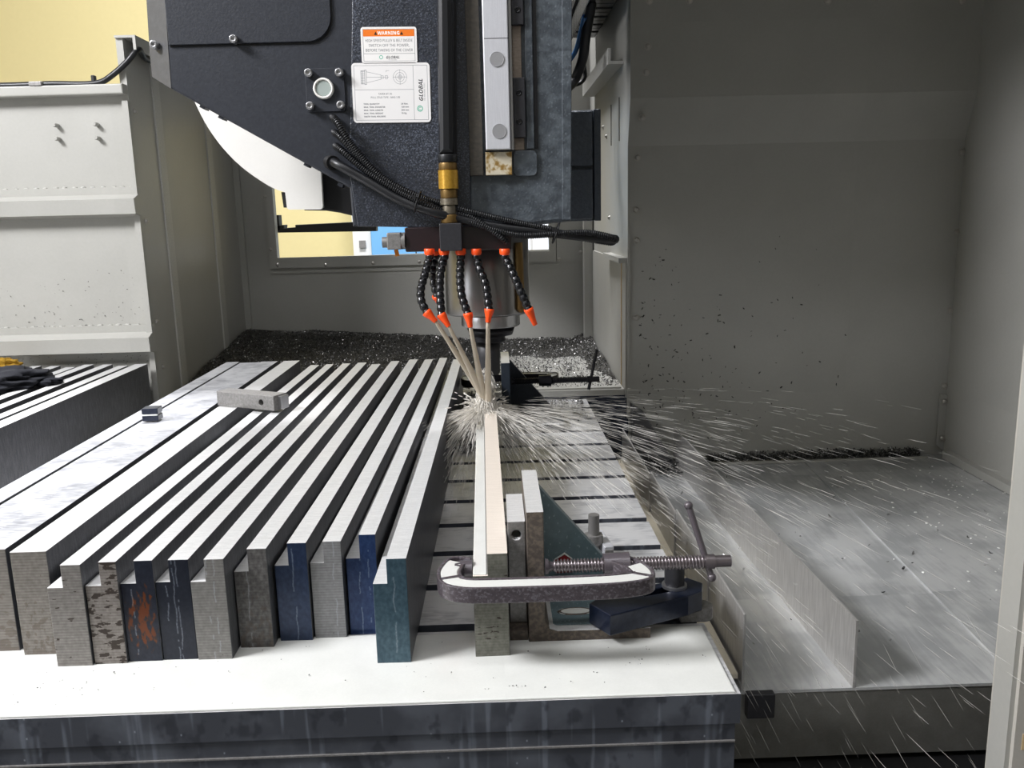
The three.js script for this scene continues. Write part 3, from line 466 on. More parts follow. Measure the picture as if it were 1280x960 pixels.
{ // strap clamp on the front angle plate, its bolt and heel block
  const Y = 0.037;
  const t = thing('strap_clamp', 'black forged strap clamp pressing the foot of the front angle plate', 'clamp', [0, 0, 0]);
  const o = [[0.09, -0.832], [0.108, -0.803], [0.196, -0.842], [0.213, -0.853], [0.2185, -0.873], [0.205, -0.889], [0.17, -0.876], [0.11, -0.858]].map(([x, z]) => [x, -z]);
  const c = [0.172, 0.857], hole = new THREE.Path(), th = Math.atan2(0.02, 0.06); hole.moveTo(c[0] - 0.022, c[1] - 0.012); hole.lineTo(c[0] + 0.024, c[1] + 0.004); hole.lineTo(c[0] + 0.019, c[1] + 0.016); hole.lineTo(c[0] - 0.026, c[1] - 0.001); hole.closePath();
  obj('strap', sides(plate(poly(o, [hole]), 0.0225, 0, 0.0012).rotateX(-Math.PI / 2).translate(0, Y, 0)), [M.navy, M.navy, M.navy], t);
  const b = thing('clamp_bolt', 'hex nut and washer on the bolt through the black strap clamp', 'bolt', [0.186, 0, -0.866]);
  obj('washer', cyl(0.0135, 0.0135, 0.003, 24).translate(0, Y + 0.0018, 0), M.steel, b);
  obj('nut', wuv(new THREE.CylinderGeometry(0.0112, 0.0112, 0.021, 6).translate(0, Y + 0.0138, 0)), M.blackBlock, b);
  obj('bolt_shank', cyl(0.0058, 0.0058, Y + 0.026, 16).translate(0, (Y + 0.026) / 2, 0), M.darkSteel, b);
  const h = thing('heel_block', 'round ended steel heel block under the outer tip of the strap clamp', 'steel block', [0.211, 0, -0.868]);
  const s = new THREE.Shape(); s.absarc(0.004, 0, 0.0135, -Math.PI / 2, Math.PI / 2); s.lineTo(-0.02, 0.0135); s.lineTo(-0.02, -0.0135); s.closePath();
  obj('body', sides(plate(s, 0.0142, 0, 0.0008, 20).rotateX(-Math.PI / 2).translate(0, 0.0142, 0)), M.steelDull, h);
  // bolt and small clamp behind the web
  const d = thing('stud_bolt', 'upright grey stud with a nut behind the teal web of the angle plate', 'bolt', [0.118, 0, -1.03]);
  obj('stud', between([0, 0.0, 0], [0, 0.062, 0], 0.0075, 0.007, 20), M.steelDull, d);
  obj('nut', wuv(new THREE.CylinderGeometry(0.0125, 0.0125, 0.012, 6).translate(0, 0.03, 0)), M.steelDull, d);
  const k = thing('small_strap', 'short pale strap clamp standing behind the angle plate near the stud', 'clamp', [0.132, 0, -1.035], 0.12);
  obj('body', rbox(-0.006, 0.006, 0, 0.026, -0.035, 0.024, 0.001), M.rail, k);
  obj('end_face', rbox(-0.0055, 0.0055, 0.002, 0.022, 0.0235, 0.0252, 0.0005), M.steelDull, k);
}

// ---------------------------------------------------------------- milling head
const HZ = -1.32; // plane of the head's front
{
  const t = thing('milling_head', 'dark blue milling machine head with a steel spindle and coolant hoses', 'machine head', [0, 0, 0]);
  // left cover (tool changer housing)
  const cv = obj('cover', plate(poly([[-.4103, 1.2925], [-.4583, .7469], [-.4619, .6273], [-.2104, .4798], [-.209, .4235], [-.0362, .4169], [-.0064, 1.2888]]), 0.12, HZ, 0.003), M.coverPaint, t);
  obj('side_flange', (() => { const a = [[-.4344, 1.3121, -1.35], [-.4936, .7544, -1.35], [-.4966, .6816, -1.35], [-.4966, .648, -1.35]], b = [[-.4081, 1.2921, -1.3195], [-.4564, .7467, -1.3195], [-.4585, .6756, -1.3195], [-.4595, .6261, -1.3195]], P = []; const q = (A, B, C, D) => P.push(...A, ...B, ...C, ...A, ...C, ...D); for (let i = 0; i < 3; i++) { q(a[i], a[i + 1], b[i + 1], b[i]); const s = v => [v[0] + 0.003, v[1], v[2] - 0.06]; q(s(a[i]), s(a[i + 1]), a[i + 1], a[i]); } const g = new THREE.BufferGeometry(); g.setAttribute('position', new THREE.Float32BufferAttribute(P, 3)); g.computeVertexNormals(); return wuv(g); })(), M.flangeTwo ??= std({ map: withGrain(0x4c4c4d, 0.05, 20, 20, 4, 14), roughness: 0.5, side: THREE.DoubleSide }), t);
  const hs = new THREE.Shape(); { const [x0, y0] = [-.456, .6854], [x1] = [-.2221, .7209], r = 0.035; hs.moveTo(x0, 1.0); hs.lineTo(x0, y0); hs.lineTo(x1 - r, y0 + 0.001); hs.absarc(x1 - r, y0 + 0.001 + r, r, -Math.PI / 2, 0); hs.lineTo(x1, 1.0); hs.closePath(); }
  const hatch = obj('hatch', plate(hs, 0.004, HZ + 0.004, 0.0008, 16), M.coverPaint, t);
  { const [x0, y0] = [-.456, .6854], [x1] = [-.2221, .7209], r = 0.035, e = 0.0018; const s = new THREE.Shape(); s.moveTo(x0, y0); s.lineTo(x1 - r, y0); s.absarc(x1 - r, y0 + r, r, -Math.PI / 2, 0); s.lineTo(x1, 1); s.lineTo(x1 + e, 1); s.lineTo(x1 + e, y0 + r); s.absarc(x1 - r, y0 + r, r + e, 0, -Math.PI / 2, true); s.lineTo(x0, y0 - e); s.closePath(); obj('hatch_gap', plate(s, 0.002, HZ + 0.0008), M.black, hatch); }
  const cap = (p, par) => { const g = merge([lathe([[0.0022, 0.0105], [0.0022, 0.0065], [0.0058, 0.0065], [0.0058, 0.0105], [0.005, 0.0115], [0.0028, 0.0115], [0.0022, 0.0105]].reverse(), 18), cyl(0.006, 0.006, 0.011, 18).translate(0, 0.004, 0)]); g.rotateX(Math.PI / 2).translate(...p); obj('screw', g, M.steel, par); };
  cap([-.3606, .6904, -1.316], t); cap([-.4808, .6886, -1.335], t);
  const sg = obj('sight_glass_plate', plate(roundRect(...(([a, b], [c, d]) => [a, c, d, b])([-.2648, .6498], [-.2084, .5895]), 0.003), 0.003, HZ + 0.0025, 0.0005), M.coverPaint, t);
  for (const p of [[-.258, .6427, -1.318], [-.2141, .6423, -1.318], [-.2588, .5971, -1.318], [-.2146, .5973, -1.318]]) cap(p, sg);
  { const [x, y] = [-.2386, .6212]; obj('sight_glass_ring', lathe([[0.0112, 0], [0.0148, 0], [0.0148, 0.0055], [0.0135, 0.007], [0.012, 0.0068], [0.0112, 0.0055], [0.0112, 0]], 32).rotateX(Math.PI / 2).translate(x, y, HZ + 0.002), M.drum, sg); obj('sight_glass', cyl(0.0108, 0.0108, 0.004, 32).rotateX(Math.PI / 2).translate(x, y, HZ + 0.005), phy({ color: 0xa2aca7, roughness: 0.3, clearcoat: 0.4 }), sg); }
  // screws and tabs on the slanted lower edge
  for (const p of [[-.4184, .6014, -1.335], [-.3927, .5861, -1.335], [-.2727, .5156, -1.335], [-.2245, .4853, -1.335]]) obj('edge_tab', bx(0.008, 0.006, 0.02).rotateZ(-0.5).translate(...p), M.coverPaint, t);
  // hammered front panel from the labels to the rail
  obj('front_panel', plate(poly([[-.203, .5768], [-.2095, .5086], [-.2015, .4233], [-.0325, .4168], [-.0054, 1.2875], [-.1578, 1.2889], [-.192, .7199]]), 0.01, HZ + 0.002, 0.001), M.headPaint, t);
  // right casting
  const ct = obj('casting', plate(poly([[-.0064, 1.2888], [-.0364, .4109], [.1198, .4225], [.1323, 1.2875]]), 0.5, HZ, 0.006), M.casting, t);
  obj('casting_edge', plate(poly([[.1153, 1.2864], [.1063, .4252], [.1196, .4249], [.1321, 1.2862]]), 0.02, HZ + 0.0015, 0.001), M.casting, ct);
  const quad = (name, l, r0, y0, y1, depth, f, m, bev = 0.001, par = t) => obj(name, plate(poly([[l[0], y1], [l[0], y0], [r0[0], y0], [r0[0], y1]]), depth, f, bev), m, par);
  const yb = [.0081, .4929][1];
  quad('way_groove', [-.0299, .6279], [-.0102, .6275], yb, 1.0, 0.02, HZ + 0.012, M.rusty);
  const rl = quad('guide_rail', [-.0055, .626], [.0307, .6252], [.0091, .5288][1], 1.0, 0.03, HZ + 0.022, M.rail, 0.0015);
  quad('rail_edge', [.0313, .6252], [.0359, .6251], [.0091, .5288][1], 1.0, 0.02, HZ + 0.014, M.steel, 0.001);
  for (const p of [[.0137, .6536, -1.298], [.0144, .5544, -1.298]]) obj('rail_plug', [cyl(0.0098, 0.0098, 0.002, 28).rotateX(Math.PI / 2).translate(...p), new THREE.TorusGeometry(0.0099, 0.0005, 6, 28).translate(p[0], p[1], p[2] + 0.0008)], M.plug, rl);
  obj('rail_joint', box6([-.0038, .6821][0], [.0315, .6814][0], [.0133, .6817][1], [.0133, .6817][1] + 0.0007, HZ + 0.0215, HZ + 0.0223), M.darkSteel, rl);
  quad('rail_base', [-.0066, .515], [.0323, .5141], yb, [.009, .5261][1], 0.02, HZ + 0.012, M.aged);
  // blocks right of the rail
  const xa = [.0362, .6266], xb = [.0536, .6262], yy = py => ({ a: [.0482, .7985][1], b: [.046, .7018][1], c: [.0444, .6297][1], d: [.0437, .5458][1], e: [.0445, .5287][1] })[py];
  const k1 = quad('bearing_block', xa, xb, yy('b'), 1.0, 0.02, HZ + 0.012, M.blackBlock);
  const k2 = quad('bearing_block', xa, xb, yy('d'), yy('c'), 0.02, HZ + 0.012, M.blackBlock);
  quad('way_face', xa, [.0496, .6263], yy('c'), yy('b'), 0.01, HZ + 0.004, M.tan);
  quad('way_face', xa, [.0513, .6262], yy('e'), yy('d'), 0.01, HZ + 0.004, M.tan);
  for (const [p, par] of [[[.0453, .7218, -1.308], k1], [[.0444, .6084, -1.308], k2], [[.0441, .5682, -1.308], k2]]) obj('socket_screw', [new THREE.TorusGeometry(0.0032, 0.0012, 8, 18).translate(...p), cyl(0.0026, 0.0026, 0.001, 12).rotateX(Math.PI / 2).translate(...p)], M.blackGloss, par);
  quad('side_rail', [.055, .6269], [.0661, .6267], [.0565, .5299][1], 1.0, 0.02, HZ + 0.006, M.casting);
  quad('side_groove', [.0668, .6271], [.0721, .627], [.0566, .5301][1], 1.0, 0.01, HZ + 0.001, M.blackBlock, 0.0003);
  obj('pocket_cover', plate(roundRect([.0343, .4925][0], [.07, .4916][0], [.0497, .4909][1], [.0505, .5278][1], 0.008), 0.006, HZ + 0.005, 0.001), M.casting, t);
  // labels
  function label(name, w, h, m, tl, rot, draw) {
    const cv = document.createElement('canvas'); cv.width = w; cv.height = h; const x = cv.getContext('2d'); draw(x, w, h);
    const tx = new THREE.CanvasTexture(cv); tx.colorSpace = THREE.SRGBColorSpace;
    const r = roundRect(0, m, 0, m * h / w, m * 0.05), g = new THREE.ShapeGeometry(r, 6), p = g.attributes.position, uv = g.attributes.uv;
    for (let i = 0; i < p.count; i++) uv.setXY(i, p.getX(i) / m, p.getY(i) / (m * h / w));
    const back = plate(r, 0.0008, 0.0008);
    const o = obj(name, back, M.white, t); o.position.set(tl[0], tl[1] - m * h / w, HZ + 0.0022); o.rotation.z = rot;
    const f = obj('print', g, std({ map: tx, roughness: 0.4 }), o); f.position.z = 0.001;
    return o;
  }
  const green = '#3fae8c';
  label('warning_label', 560, 348, [-.1012, .703][0] - [-.1815, .7046][0], [-.1815, .7046], -0.012, (x, w, h) => {
    x.fillStyle = '#efedea'; x.fillRect(0, 0, w, h); x.strokeStyle = '#55585c'; x.lineWidth = 3; x.strokeRect(22, 22, w - 44, h - 44);
    x.fillStyle = '#ee7a22'; x.fillRect(24, 24, w - 48, 66); x.textAlign = 'center'; x.textBaseline = 'middle';
    x.fillStyle = '#fff'; x.font = 'bold 46px sans-serif'; x.fillText('WARNING', w / 2, 58);
    x.fillStyle = '#231f1c'; for (const c of [150, 410]) { x.beginPath(); x.moveTo(c - 17, 76); x.lineTo(c + 17, 76); x.lineTo(c, 44); x.fill(); }
    x.fillStyle = '#3b3d42'; x.font = '36px sans-serif'; ['HIGH SPEED PULLEY & BELT INSIDE', 'SWITCH OFF THE POWER,', 'BEFORE TAKING OF THE COVER'].forEach((s, i) => { const tw = x.measureText(s).width, k = Math.min(1, 476 / tw); x.save(); x.translate(w / 2, 130 + i * 46); x.scale(k, 1); x.fillText(s, 0, 0); x.restore(); });
    x.beginPath(); x.moveTo(24, 254); x.lineTo(w - 24, 254); x.stroke();
    x.strokeStyle = green; x.lineWidth = 6; x.beginPath(); x.arc(196, 288, 16, 0, 7); x.stroke(); x.fillStyle = '#1d1d1f'; x.font = 'italic bold 36px sans-serif'; x.fillText('GLOBAL', 312, 290); x.fillStyle = '#999'; x.font = '12px sans-serif'; x.fillText('CNC MACHINES', 312, 314);
  });
  label('data_plate', 800, 588, [-.0849, .6535][0] - [-.1982, .6558][0], [-.1982, .6558], -0.012, (x, w, h) => {
    x.fillStyle = '#eceae8'; x.fillRect(0, 0, w, h); x.strokeStyle = '#6a6d72'; x.lineWidth = 3; x.strokeRect(26, 26, w - 52, h - 52);
    x.beginPath(); x.moveTo(26, 262); x.lineTo(630, 262); x.moveTo(630, 26); x.lineTo(630, h - 26); x.stroke();
    // taper drawing and its end view
    x.lineWidth = 4; x.strokeRect(96, 76, 16, 128); x.strokeRect(112, 76, 22, 128); x.strokeRect(134, 70, 16, 140);
    x.lineWidth = 2.5; for (let i = 0; i < 9; i++) { x.beginPath(); x.moveTo(96, 84 + i * 14); x.lineTo(134, 84 + i * 14); x.stroke(); }
    x.beginPath(); x.moveTo(150, 86); x.lineTo(300, 118); x.lineTo(300, 160); x.lineTo(150, 194); x.moveTo(150, 140); x.lineTo(380, 140); x.stroke(); x.strokeRect(300, 126, 24, 28); x.strokeRect(344, 124, 22, 32); x.beginPath(); x.moveTo(354, 90); x.lineTo(354, 76); x.lineTo(386, 76); x.stroke();
    for (const r of [68, 44, 22, 12]) { x.beginPath(); x.arc(494, 140, r, 0, 7); x.stroke(); } x.beginPath(); x.moveTo(420, 140); x.lineTo(568, 140); x.moveTo(494, 66); x.lineTo(494, 214); x.stroke();
    x.fillStyle = '#44464b'; x.textAlign = 'center'; x.textBaseline = 'middle'; x.font = '25px sans-serif'; x.fillText('TAPER BT 30', 336, 304); x.fillText('PULL STUD TYPE : MAS-1/B', 336, 338);
    x.textAlign = 'left'; x.font = 'bold 21px sans-serif'; ['TOOL QUANTITY', 'MAX. TOOL DIAMETER', 'MAX. TOOL LENGTH', 'MAX. TOOL WEIGHT', 'SMITH TOOL HOLDERS'].forEach((s, i) => x.fillText(s, 110, 402 + i * 31)); ['24 Nos.', '120 mm', '250 mm', '10 Kg'].forEach((s, i) => x.fillText(s, 496, 402 + i * 31));
    x.save(); x.translate(704, 392); x.rotate(-Math.PI / 2); x.textAlign = 'left'; x.fillStyle = '#1c1c1f'; x.font = 'italic bold 58px sans-serif'; x.fillText('GLOBAL', 10, 0); x.fillStyle = '#8d9094'; x.font = '18px sans-serif'; x.fillText('CNC MACHINE TOOLS', 16, 36); x.restore();
    x.strokeStyle = green; x.lineWidth = 8; x.beginPath(); x.arc(690, 452, 26, 0, 7); x.stroke(); x.lineWidth = 5; x.beginPath(); x.arc(690, 452, 13, 0.6, 5.6); x.stroke();
  });
  // coolant supply pipe with brass fitting
  const pz = HZ + 0.022, pipe = (name, px, py0, py1) => 0; void pipe;
  const P0 = [-.0547, .8889, -1.298], P1 = [-.0634, .5235, -1.298], PX = P1[0];
  const at = y => PX + (P0[0] - PX) * (y - P1[1]) / (P0[1] - P1[1]);
  const pp = obj('supply_pipe', plate(poly([[[-.0635, .889][0], P0[1]], [[-.0739, .5237][0], P1[1]], [[-.0518, .5232][0], P1[1]], [[-.0426, .8887][0], P0[1]]]), 0.024, pz + 0.012, 0.007), M.rubber, t);
  obj('pipe_channel', plate(poly([[[-.0421, .8956][0], P0[1]], [[-.0529, .5165][0], P1[1]], [[-.0487, .5164][0], P1[1]], [[-.0371, .8956][0], P0[1]]]), 0.006, HZ + 0.006, 0.001), M.blackBlock, t);
  const yv = py => ({ 193: [-.0611, .5235][1], 203: [-.0615, .5121][1], 213: [-.062, .5008][1], 236: [-.0618, .4745][1], 248: [-.0623, .4607][1], 256: [-.0615, .4515][1], 268: [-.0621, .4376][1], 279: [-.0625, .4248][1] })[py];
  const ring = (name, a, b, r, m, hexa) => obj(name, (hexa ? wuv(new THREE.CylinderGeometry(r, r, yv(a) - yv(b), 6)) : lathe([[r - 0.002, (yv(b) - yv(a)) / 2], [r, (yv(b) - yv(a)) / 2 + 0.0015], [r, (yv(a) - yv(b)) / 2 - 0.0015], [r - 0.002, (yv(a) - yv(b)) / 2]], 28)).translate(PX + 0.0015, (yv(a) + yv(b)) / 2, pz), m, pp);
  ring('pipe_collar', 193, 203, 0.0145, M.rubber); ring('brass_ring', 203, 213, 0.0135, M.brassDull); ring('brass_nut', 213, 236, 0.0162, M.brass, true); ring('brass_sleeve', 236, 248, 0.0125, M.brassDull); ring('steel_nut', 248, 256, 0.0148, M.fitting, true); ring('fitting_neck', 256, 268, 0.011, M.fitting); ring('fitting_foot', 268, 279, 0.0135, M.brassDull);
  obj('fitting_core', between([PX + 0.0015, yv(193) , pz], [PX + 0.0015, yv(279) - 0.004, pz], 0.0085), M.brassDull, pp);
  // manifold
  const mb = [-.1306, .416], me = [.0289, .3838];
  const mf = obj('manifold', rbox(mb[0], me[0], me[1], mb[1] + 0.004, HZ + 0.012, HZ - 0.06, 0.002), M.plum, t);
  obj('manifold_inlet', rbox([-.0774, .4253][0], [-.0445, .4245][0], [-.0661, .3848][1], [-.0645, .425][1], HZ + 0.036, HZ + 0.008, 0.0015), M.blackBlock, mf);
  { const a = [-.1328, .4004, -1.315], b = [-.1653, .3988, -1.315]; obj('side_plug', [between([a[0] + 0.002, a[1], a[2]], [a[0] - 0.004, a[1], a[2]], 0.0125), rbox(b[0] + 0.008, a[0] - 0.003, a[1] - 0.0125, a[1] + 0.0125, a[2] - 0.012, a[2] + 0.012, 0.002), between([b[0] + 0.009, b[1], b[2]], [b[0], b[1], b[2]], 0.008)], M.steelDull, mf);
    const c = [-.1445, .3828, -1.315]; obj('orange_tab', bx(0.006, 0.01, 0.003).rotateZ(0.2).translate(...c), std({ color: 0xd07a1a, roughness: 0.5 }), mf); }
  // spindle nose
  const SX = -0.0105, SZ = -1.435, sp = (py) => ({ 285: 0.425, 312: 0.3793, 380: [-.0128, .2923][1], 392: [-.0134, .2749][1], 410: [-.014, .2534][1], 420: [-.0145, .2386][1] })[py];
  const sn = obj('spindle_nose', lathe([[0, sp(392)], [0.067, sp(392)], [0.0695, sp(392) + 0.003], [0.0695, sp(380) - 0.0005], [0.069, sp(380)], [0.0695, sp(380) + 0.0005], [0.0695, 0.424], [0, 0.424]], 64).translate(SX, 0, SZ), M.spindle, t);
  obj('spindle_ring', lathe([[0, sp(410)], [0.047, sp(410)], [0.049, sp(410) + 0.002], [0.049, sp(392) - 0.001], [0.046, sp(392)], [0, sp(392)]], 48).translate(SX + 0.004, 0, SZ), M.steel, sn);
  obj('spindle_face', lathe([[0, sp(420)], [0.036, sp(420)], [0.041, sp(410)], [0, sp(410)]], 48).translate(SX + 0.004, 0, SZ), M.darkSteel, sn);
  { const a = [.0413, .3914, -1.385], b = [.0427, .2856, -1.385]; obj('brass_rod', [between(a, b, 0.0068), between(b, [b[0], b[1] - 0.006, b[2]], 0.0068, 0.003)], M.brassDull, t); }
  // jointed coolant hoses
  const hoses = [
    [[[-.0943, .3763, -1.3], [-.1011, .354, -1.298], [-.1091, .3283, -1.294], [-.1085, .3105, -1.292], [-.1009, .2935, -1.292]], [-.0881, .2801, -1.29], 1],
    [[[-.0881, .3737, -1.35], [-.0941, .3503, -1.352], [-.0938, .3315, -1.354], [-.0898, .3112, -1.356]], [-.0879, .3019, -1.36], 0],
    [[[-.0723, .3757, -1.3], [-.0784, .3535, -1.297], [-.0807, .3238, -1.296], [-.0797, .2888, -1.296]], [-.0694, .2718, -1.294], 1],
    [[[-.0478, .3751, -1.3], [-.0499, .3468, -1.297], [-.0485, .3193, -1.296], [-.0399, .289, -1.296]], [-.0369, .2696, -1.295], 1],
    [[[-.0245, .3745, -1.3], [-.0208, .358, -1.297], [-.012, .3328, -1.296], [-.0077, .2942, -1.296]], [-.0101, .2761, -1.295], 1],
    [[[.0179, .3734, -1.3], [.027, .3544, -1.297], [.0394, .3242, -1.296], [.0521, .2935, -1.298]], [.0616, .2697, -1.302], 1],
  ];
  const segGeo = mergeGeometries([new THREE.SphereGeometry(0.0066, 14, 10), cyl(0.0046, 0.0062, 0.003, 14).translate(0, 0.0052, 0)].map(prep));
  for (const [pts, tip, front] of hoses) {
    const c = new THREE.CatmullRomCurve3(pts.map(p => V(...p))), len = c.getLength(), n = Math.round(len / 0.0102);
    const h = obj('coolant_hose', tube(pts, 0.0036, 24, 8), M.rubber, t);
    for (let i = 0; i <= n; i++) { const p = c.getPointAt(i / n), d = c.getTangentAt(i / n); const s = obj('hose_segment', segGeo, M.blackGloss, h); s.position.copy(p); s.quaternion.setFromUnitVectors(V(0, -1, 0), d); s.scale.setScalar(front ? 1 : 0.92); }
    const a = pts[0]; obj('hose_collar', lathe([[0.0045, -0.008], [0.0055, -0.003], [0.0078, 0.0], [0.0078, 0.007], [0.004, 0.007]], 20).translate(a[0], a[1] + 0.005, a[2]), M.orange, h);
    const e = V(...pts[pts.length - 1]), d = V(...tip).sub(e), L = d.length(), g = lathe([[0.0045, 0.003], [0.0075, 0.002], [0.0072, -0.002], [0.0048, -L * 0.55], [0.0038, -L], [0.0024, -L], [0.003, -L * 0.5]], 20);
    g.applyQuaternion(new THREE.Quaternion().setFromUnitVectors(V(0, -1, 0), d.normalize())).translate(e.x, e.y, e.z); obj('nozzle', g, M.orange2 ??= std({ color: 0xff5416, roughness: 0.4, side: THREE.DoubleSide }), h);
  }
}
{ // tool in the spindle
  const t = thing('tool_holder', 'dark tool holder with an end mill held in the spindle', 'tool', [-0.0125, 0, -1.435]);
  const top = [-.0145, .2386][1];
  obj('flange', lathe([[0, top - 0.012], [0.029, top - 0.012], [0.031, top - 0.008], [0.029, top - 0.005], [0.031, top - 0.002], [0.031, top], [0, top]], 40), M.darkSteel, t);
  obj('body', lathe([[0, 0.17], [0.017, 0.17], [0.0195, 0.174], [0.0195, 0.2], [0.021, top - 0.012], [0, top - 0.012]], 36), M.blackBlock, t);
  obj('cutter', [cyl(0.009, 0.009, 0.062, 20).translate(0, 0.142, 0), ...[0, 1, 2, 3].map(k => bx(0.003, 0.03, 0.0205).translate(0, 0.1255, 0).rotateY(k * Math.PI / 4))], M.steel, t);
}
// conduits sweeping across the head
{
  const Z1 = -1.3, ends = [
    ['topmost ribbed black conduit leaving the head below the data plate', [[-.2308, .5827, -1.325], [-.2199, .5731, -1.3], [-.1994, .5388, -1.296], [-.1577, .4926, -1.294], [-.1052, .4639, -1.292], [-.0754, .4541, -1.296], [-.0347, .4416, -1.296], [.0299, .4249, -1.297], [.0891, .4118, -1.298]], .0052, 1],
    ['second ribbed black conduit from the top leaving the head', [[-.2298, .5611, -1.325], [-.2177, .553, -1.3], [-.1868, .5183, -1.296], [-.142, .4797, -1.294], [-.1029, .4593, -1.29], [-.07, .4424, -1.296], [-.0291, .4322, -1.296], [.0115, .4033, -1.292], [.022, .3947, -1.296]], .0048, 1],
    ['third ribbed black conduit from the top leaving the head', [[-.2287, .5416, -1.325], [-.2166, .5339, -1.3], [-.1804, .5022, -1.294], [-.1327, .4714, -1.29], [-.0959, .4522, -1.286], [-.0643, .4377, -1.296], [-.0176, .4203, -1.294], [.0411, .4049, -1.292], [.0887, .4049, -1.294], [.1429, .4057, -1.3], [.1813, .3963, -1.31], [.1816, .3897, -1.33], [.141, .3964, -1.34]], .005, 1],
    ['smooth thick black cable below the ribbed conduits on the head', [[-.2361, .5188, -1.325], [-.2237, .5137, -1.3], [-.1845, .491, -1.294], [-.1333, .46, -1.29], [-.0871, .4417, -1.287], [-.0469, .4303, -1.296], [.006, .4185, -1.298], [.0772, .4085, -1.3], [.1374, .3998, -1.305], [.1863, .3947, -1.32], [.1732, .3929, -1.35]], .0068, 0],
  ];
  for (const [label, pts, r, ribbed] of ends) {
    const t = thing('conduit', label, 'cable', [0, 0, 0]);
    const c = new THREE.CatmullRomCurve3(pts.map(p => V(...p)));
    obj('sheath', new THREE.TubeGeometry(c, 120, ribbed ? r * 0.82 : r, 10), M.rubber, t);
    if (ribbed) { const n = Math.floor(c.getLength() / 0.0032), gs = []; for (let i = 1; i < n; i++) { const p = c.getPointAt(i / n), d = c.getTangentAt(i / n); gs.push(new THREE.TorusGeometry(r * 0.88, r * 0.2, 4, 12).applyQuaternion(new THREE.Quaternion().setFromUnitVectors(V(0, 0, 1), d)).translate(p.x, p.y, p.z)); } obj('ribs', gs, M.ribs, t); }
    else { const p = pts[0]; obj('gland', between([p[0] - 0.004, p[1], p[2] - 0.004], [p[0] + 0.006, p[1] - 0.003, p[2] + 0.016], 0.0105), M.black, t); }
  }
  for (const [p, lab] of [[[-.1077, .4571, -1.29], 'black cable tie around the conduits left of the brass fitting'], [[.0948, .407, -1.296], 'black cable tie around the conduits below the right casting']]) {
    const t = thing('cable_tie', lab, 'cable tie', p, 0);
    obj('strap', new THREE.TorusGeometry(0.0155, 0.0014, 6, 28).scale(0.9, 1, 1).rotateY(Math.PI / 2).rotateZ(-0.35), M.black, t);
    obj('tie_head', bx(0.005, 0.005, 0.004, -0.004, 0.006, 0.014), M.black, t);
  }
}
{ // unseen column added behind the head to keep the back wall dark
  const t = thing('added_machine_column', 'dark casting of the machine column added unseen behind the head to shade the back wall', 'machine column', [0, 0, 0]);
  obj('casting', rbox(-0.36, -0.04, 0.56, 1.08, -1.84, -2.7, 0.01), M.casting, t);
}
// ---------------------------------------------------------------- tool magazine behind the cover
{
  const Z2 = -1.56, t = thing('tool_magazine', 'white round tool magazine cover and its black carousel behind the head', 'tool magazine', [0, 0, 0]);
  const arc = new THREE.CatmullRomCurve3([[-.5167, .6809, -1.56], [-.5052, .6377, -1.56], [-.4799, .5836, -1.56], [-.4402, .5334, -1.56], [-.3859, .4925, -1.56], [-.362, .4826, -1.56]].map(p => V(p[0], p[1], 0))).getPoints(40).map(p => [p.x, p.y]);
  const s = poly([...arc, [-.361, .4558], [-.3578, .4529], [-.3022, .4519], [-.2978, .4556], [-.2966, .5365], [-.2789, .8486], [-.5, .8526]]);
  obj('cover_disc', plate(s, 0.012, Z2), M.drum, t);
  obj('carousel', plate(poly([[-.3068, .8543], [-.3354, .4511], [-.2998, .4502], [-.2716, .4453], [-.2363, .436], [-.1937, .4293], [-.1363, .4279], [-.1169, .8509]]), 0.16, -1.58, 0.003), M.black, t);
  obj('tool_fork', plate(poly([[-.3783, .4847], [-.3632, .4844], [-.3653, .4568], [-.3761, .4571]]), 0.03, -1.6), M.black, t);
}
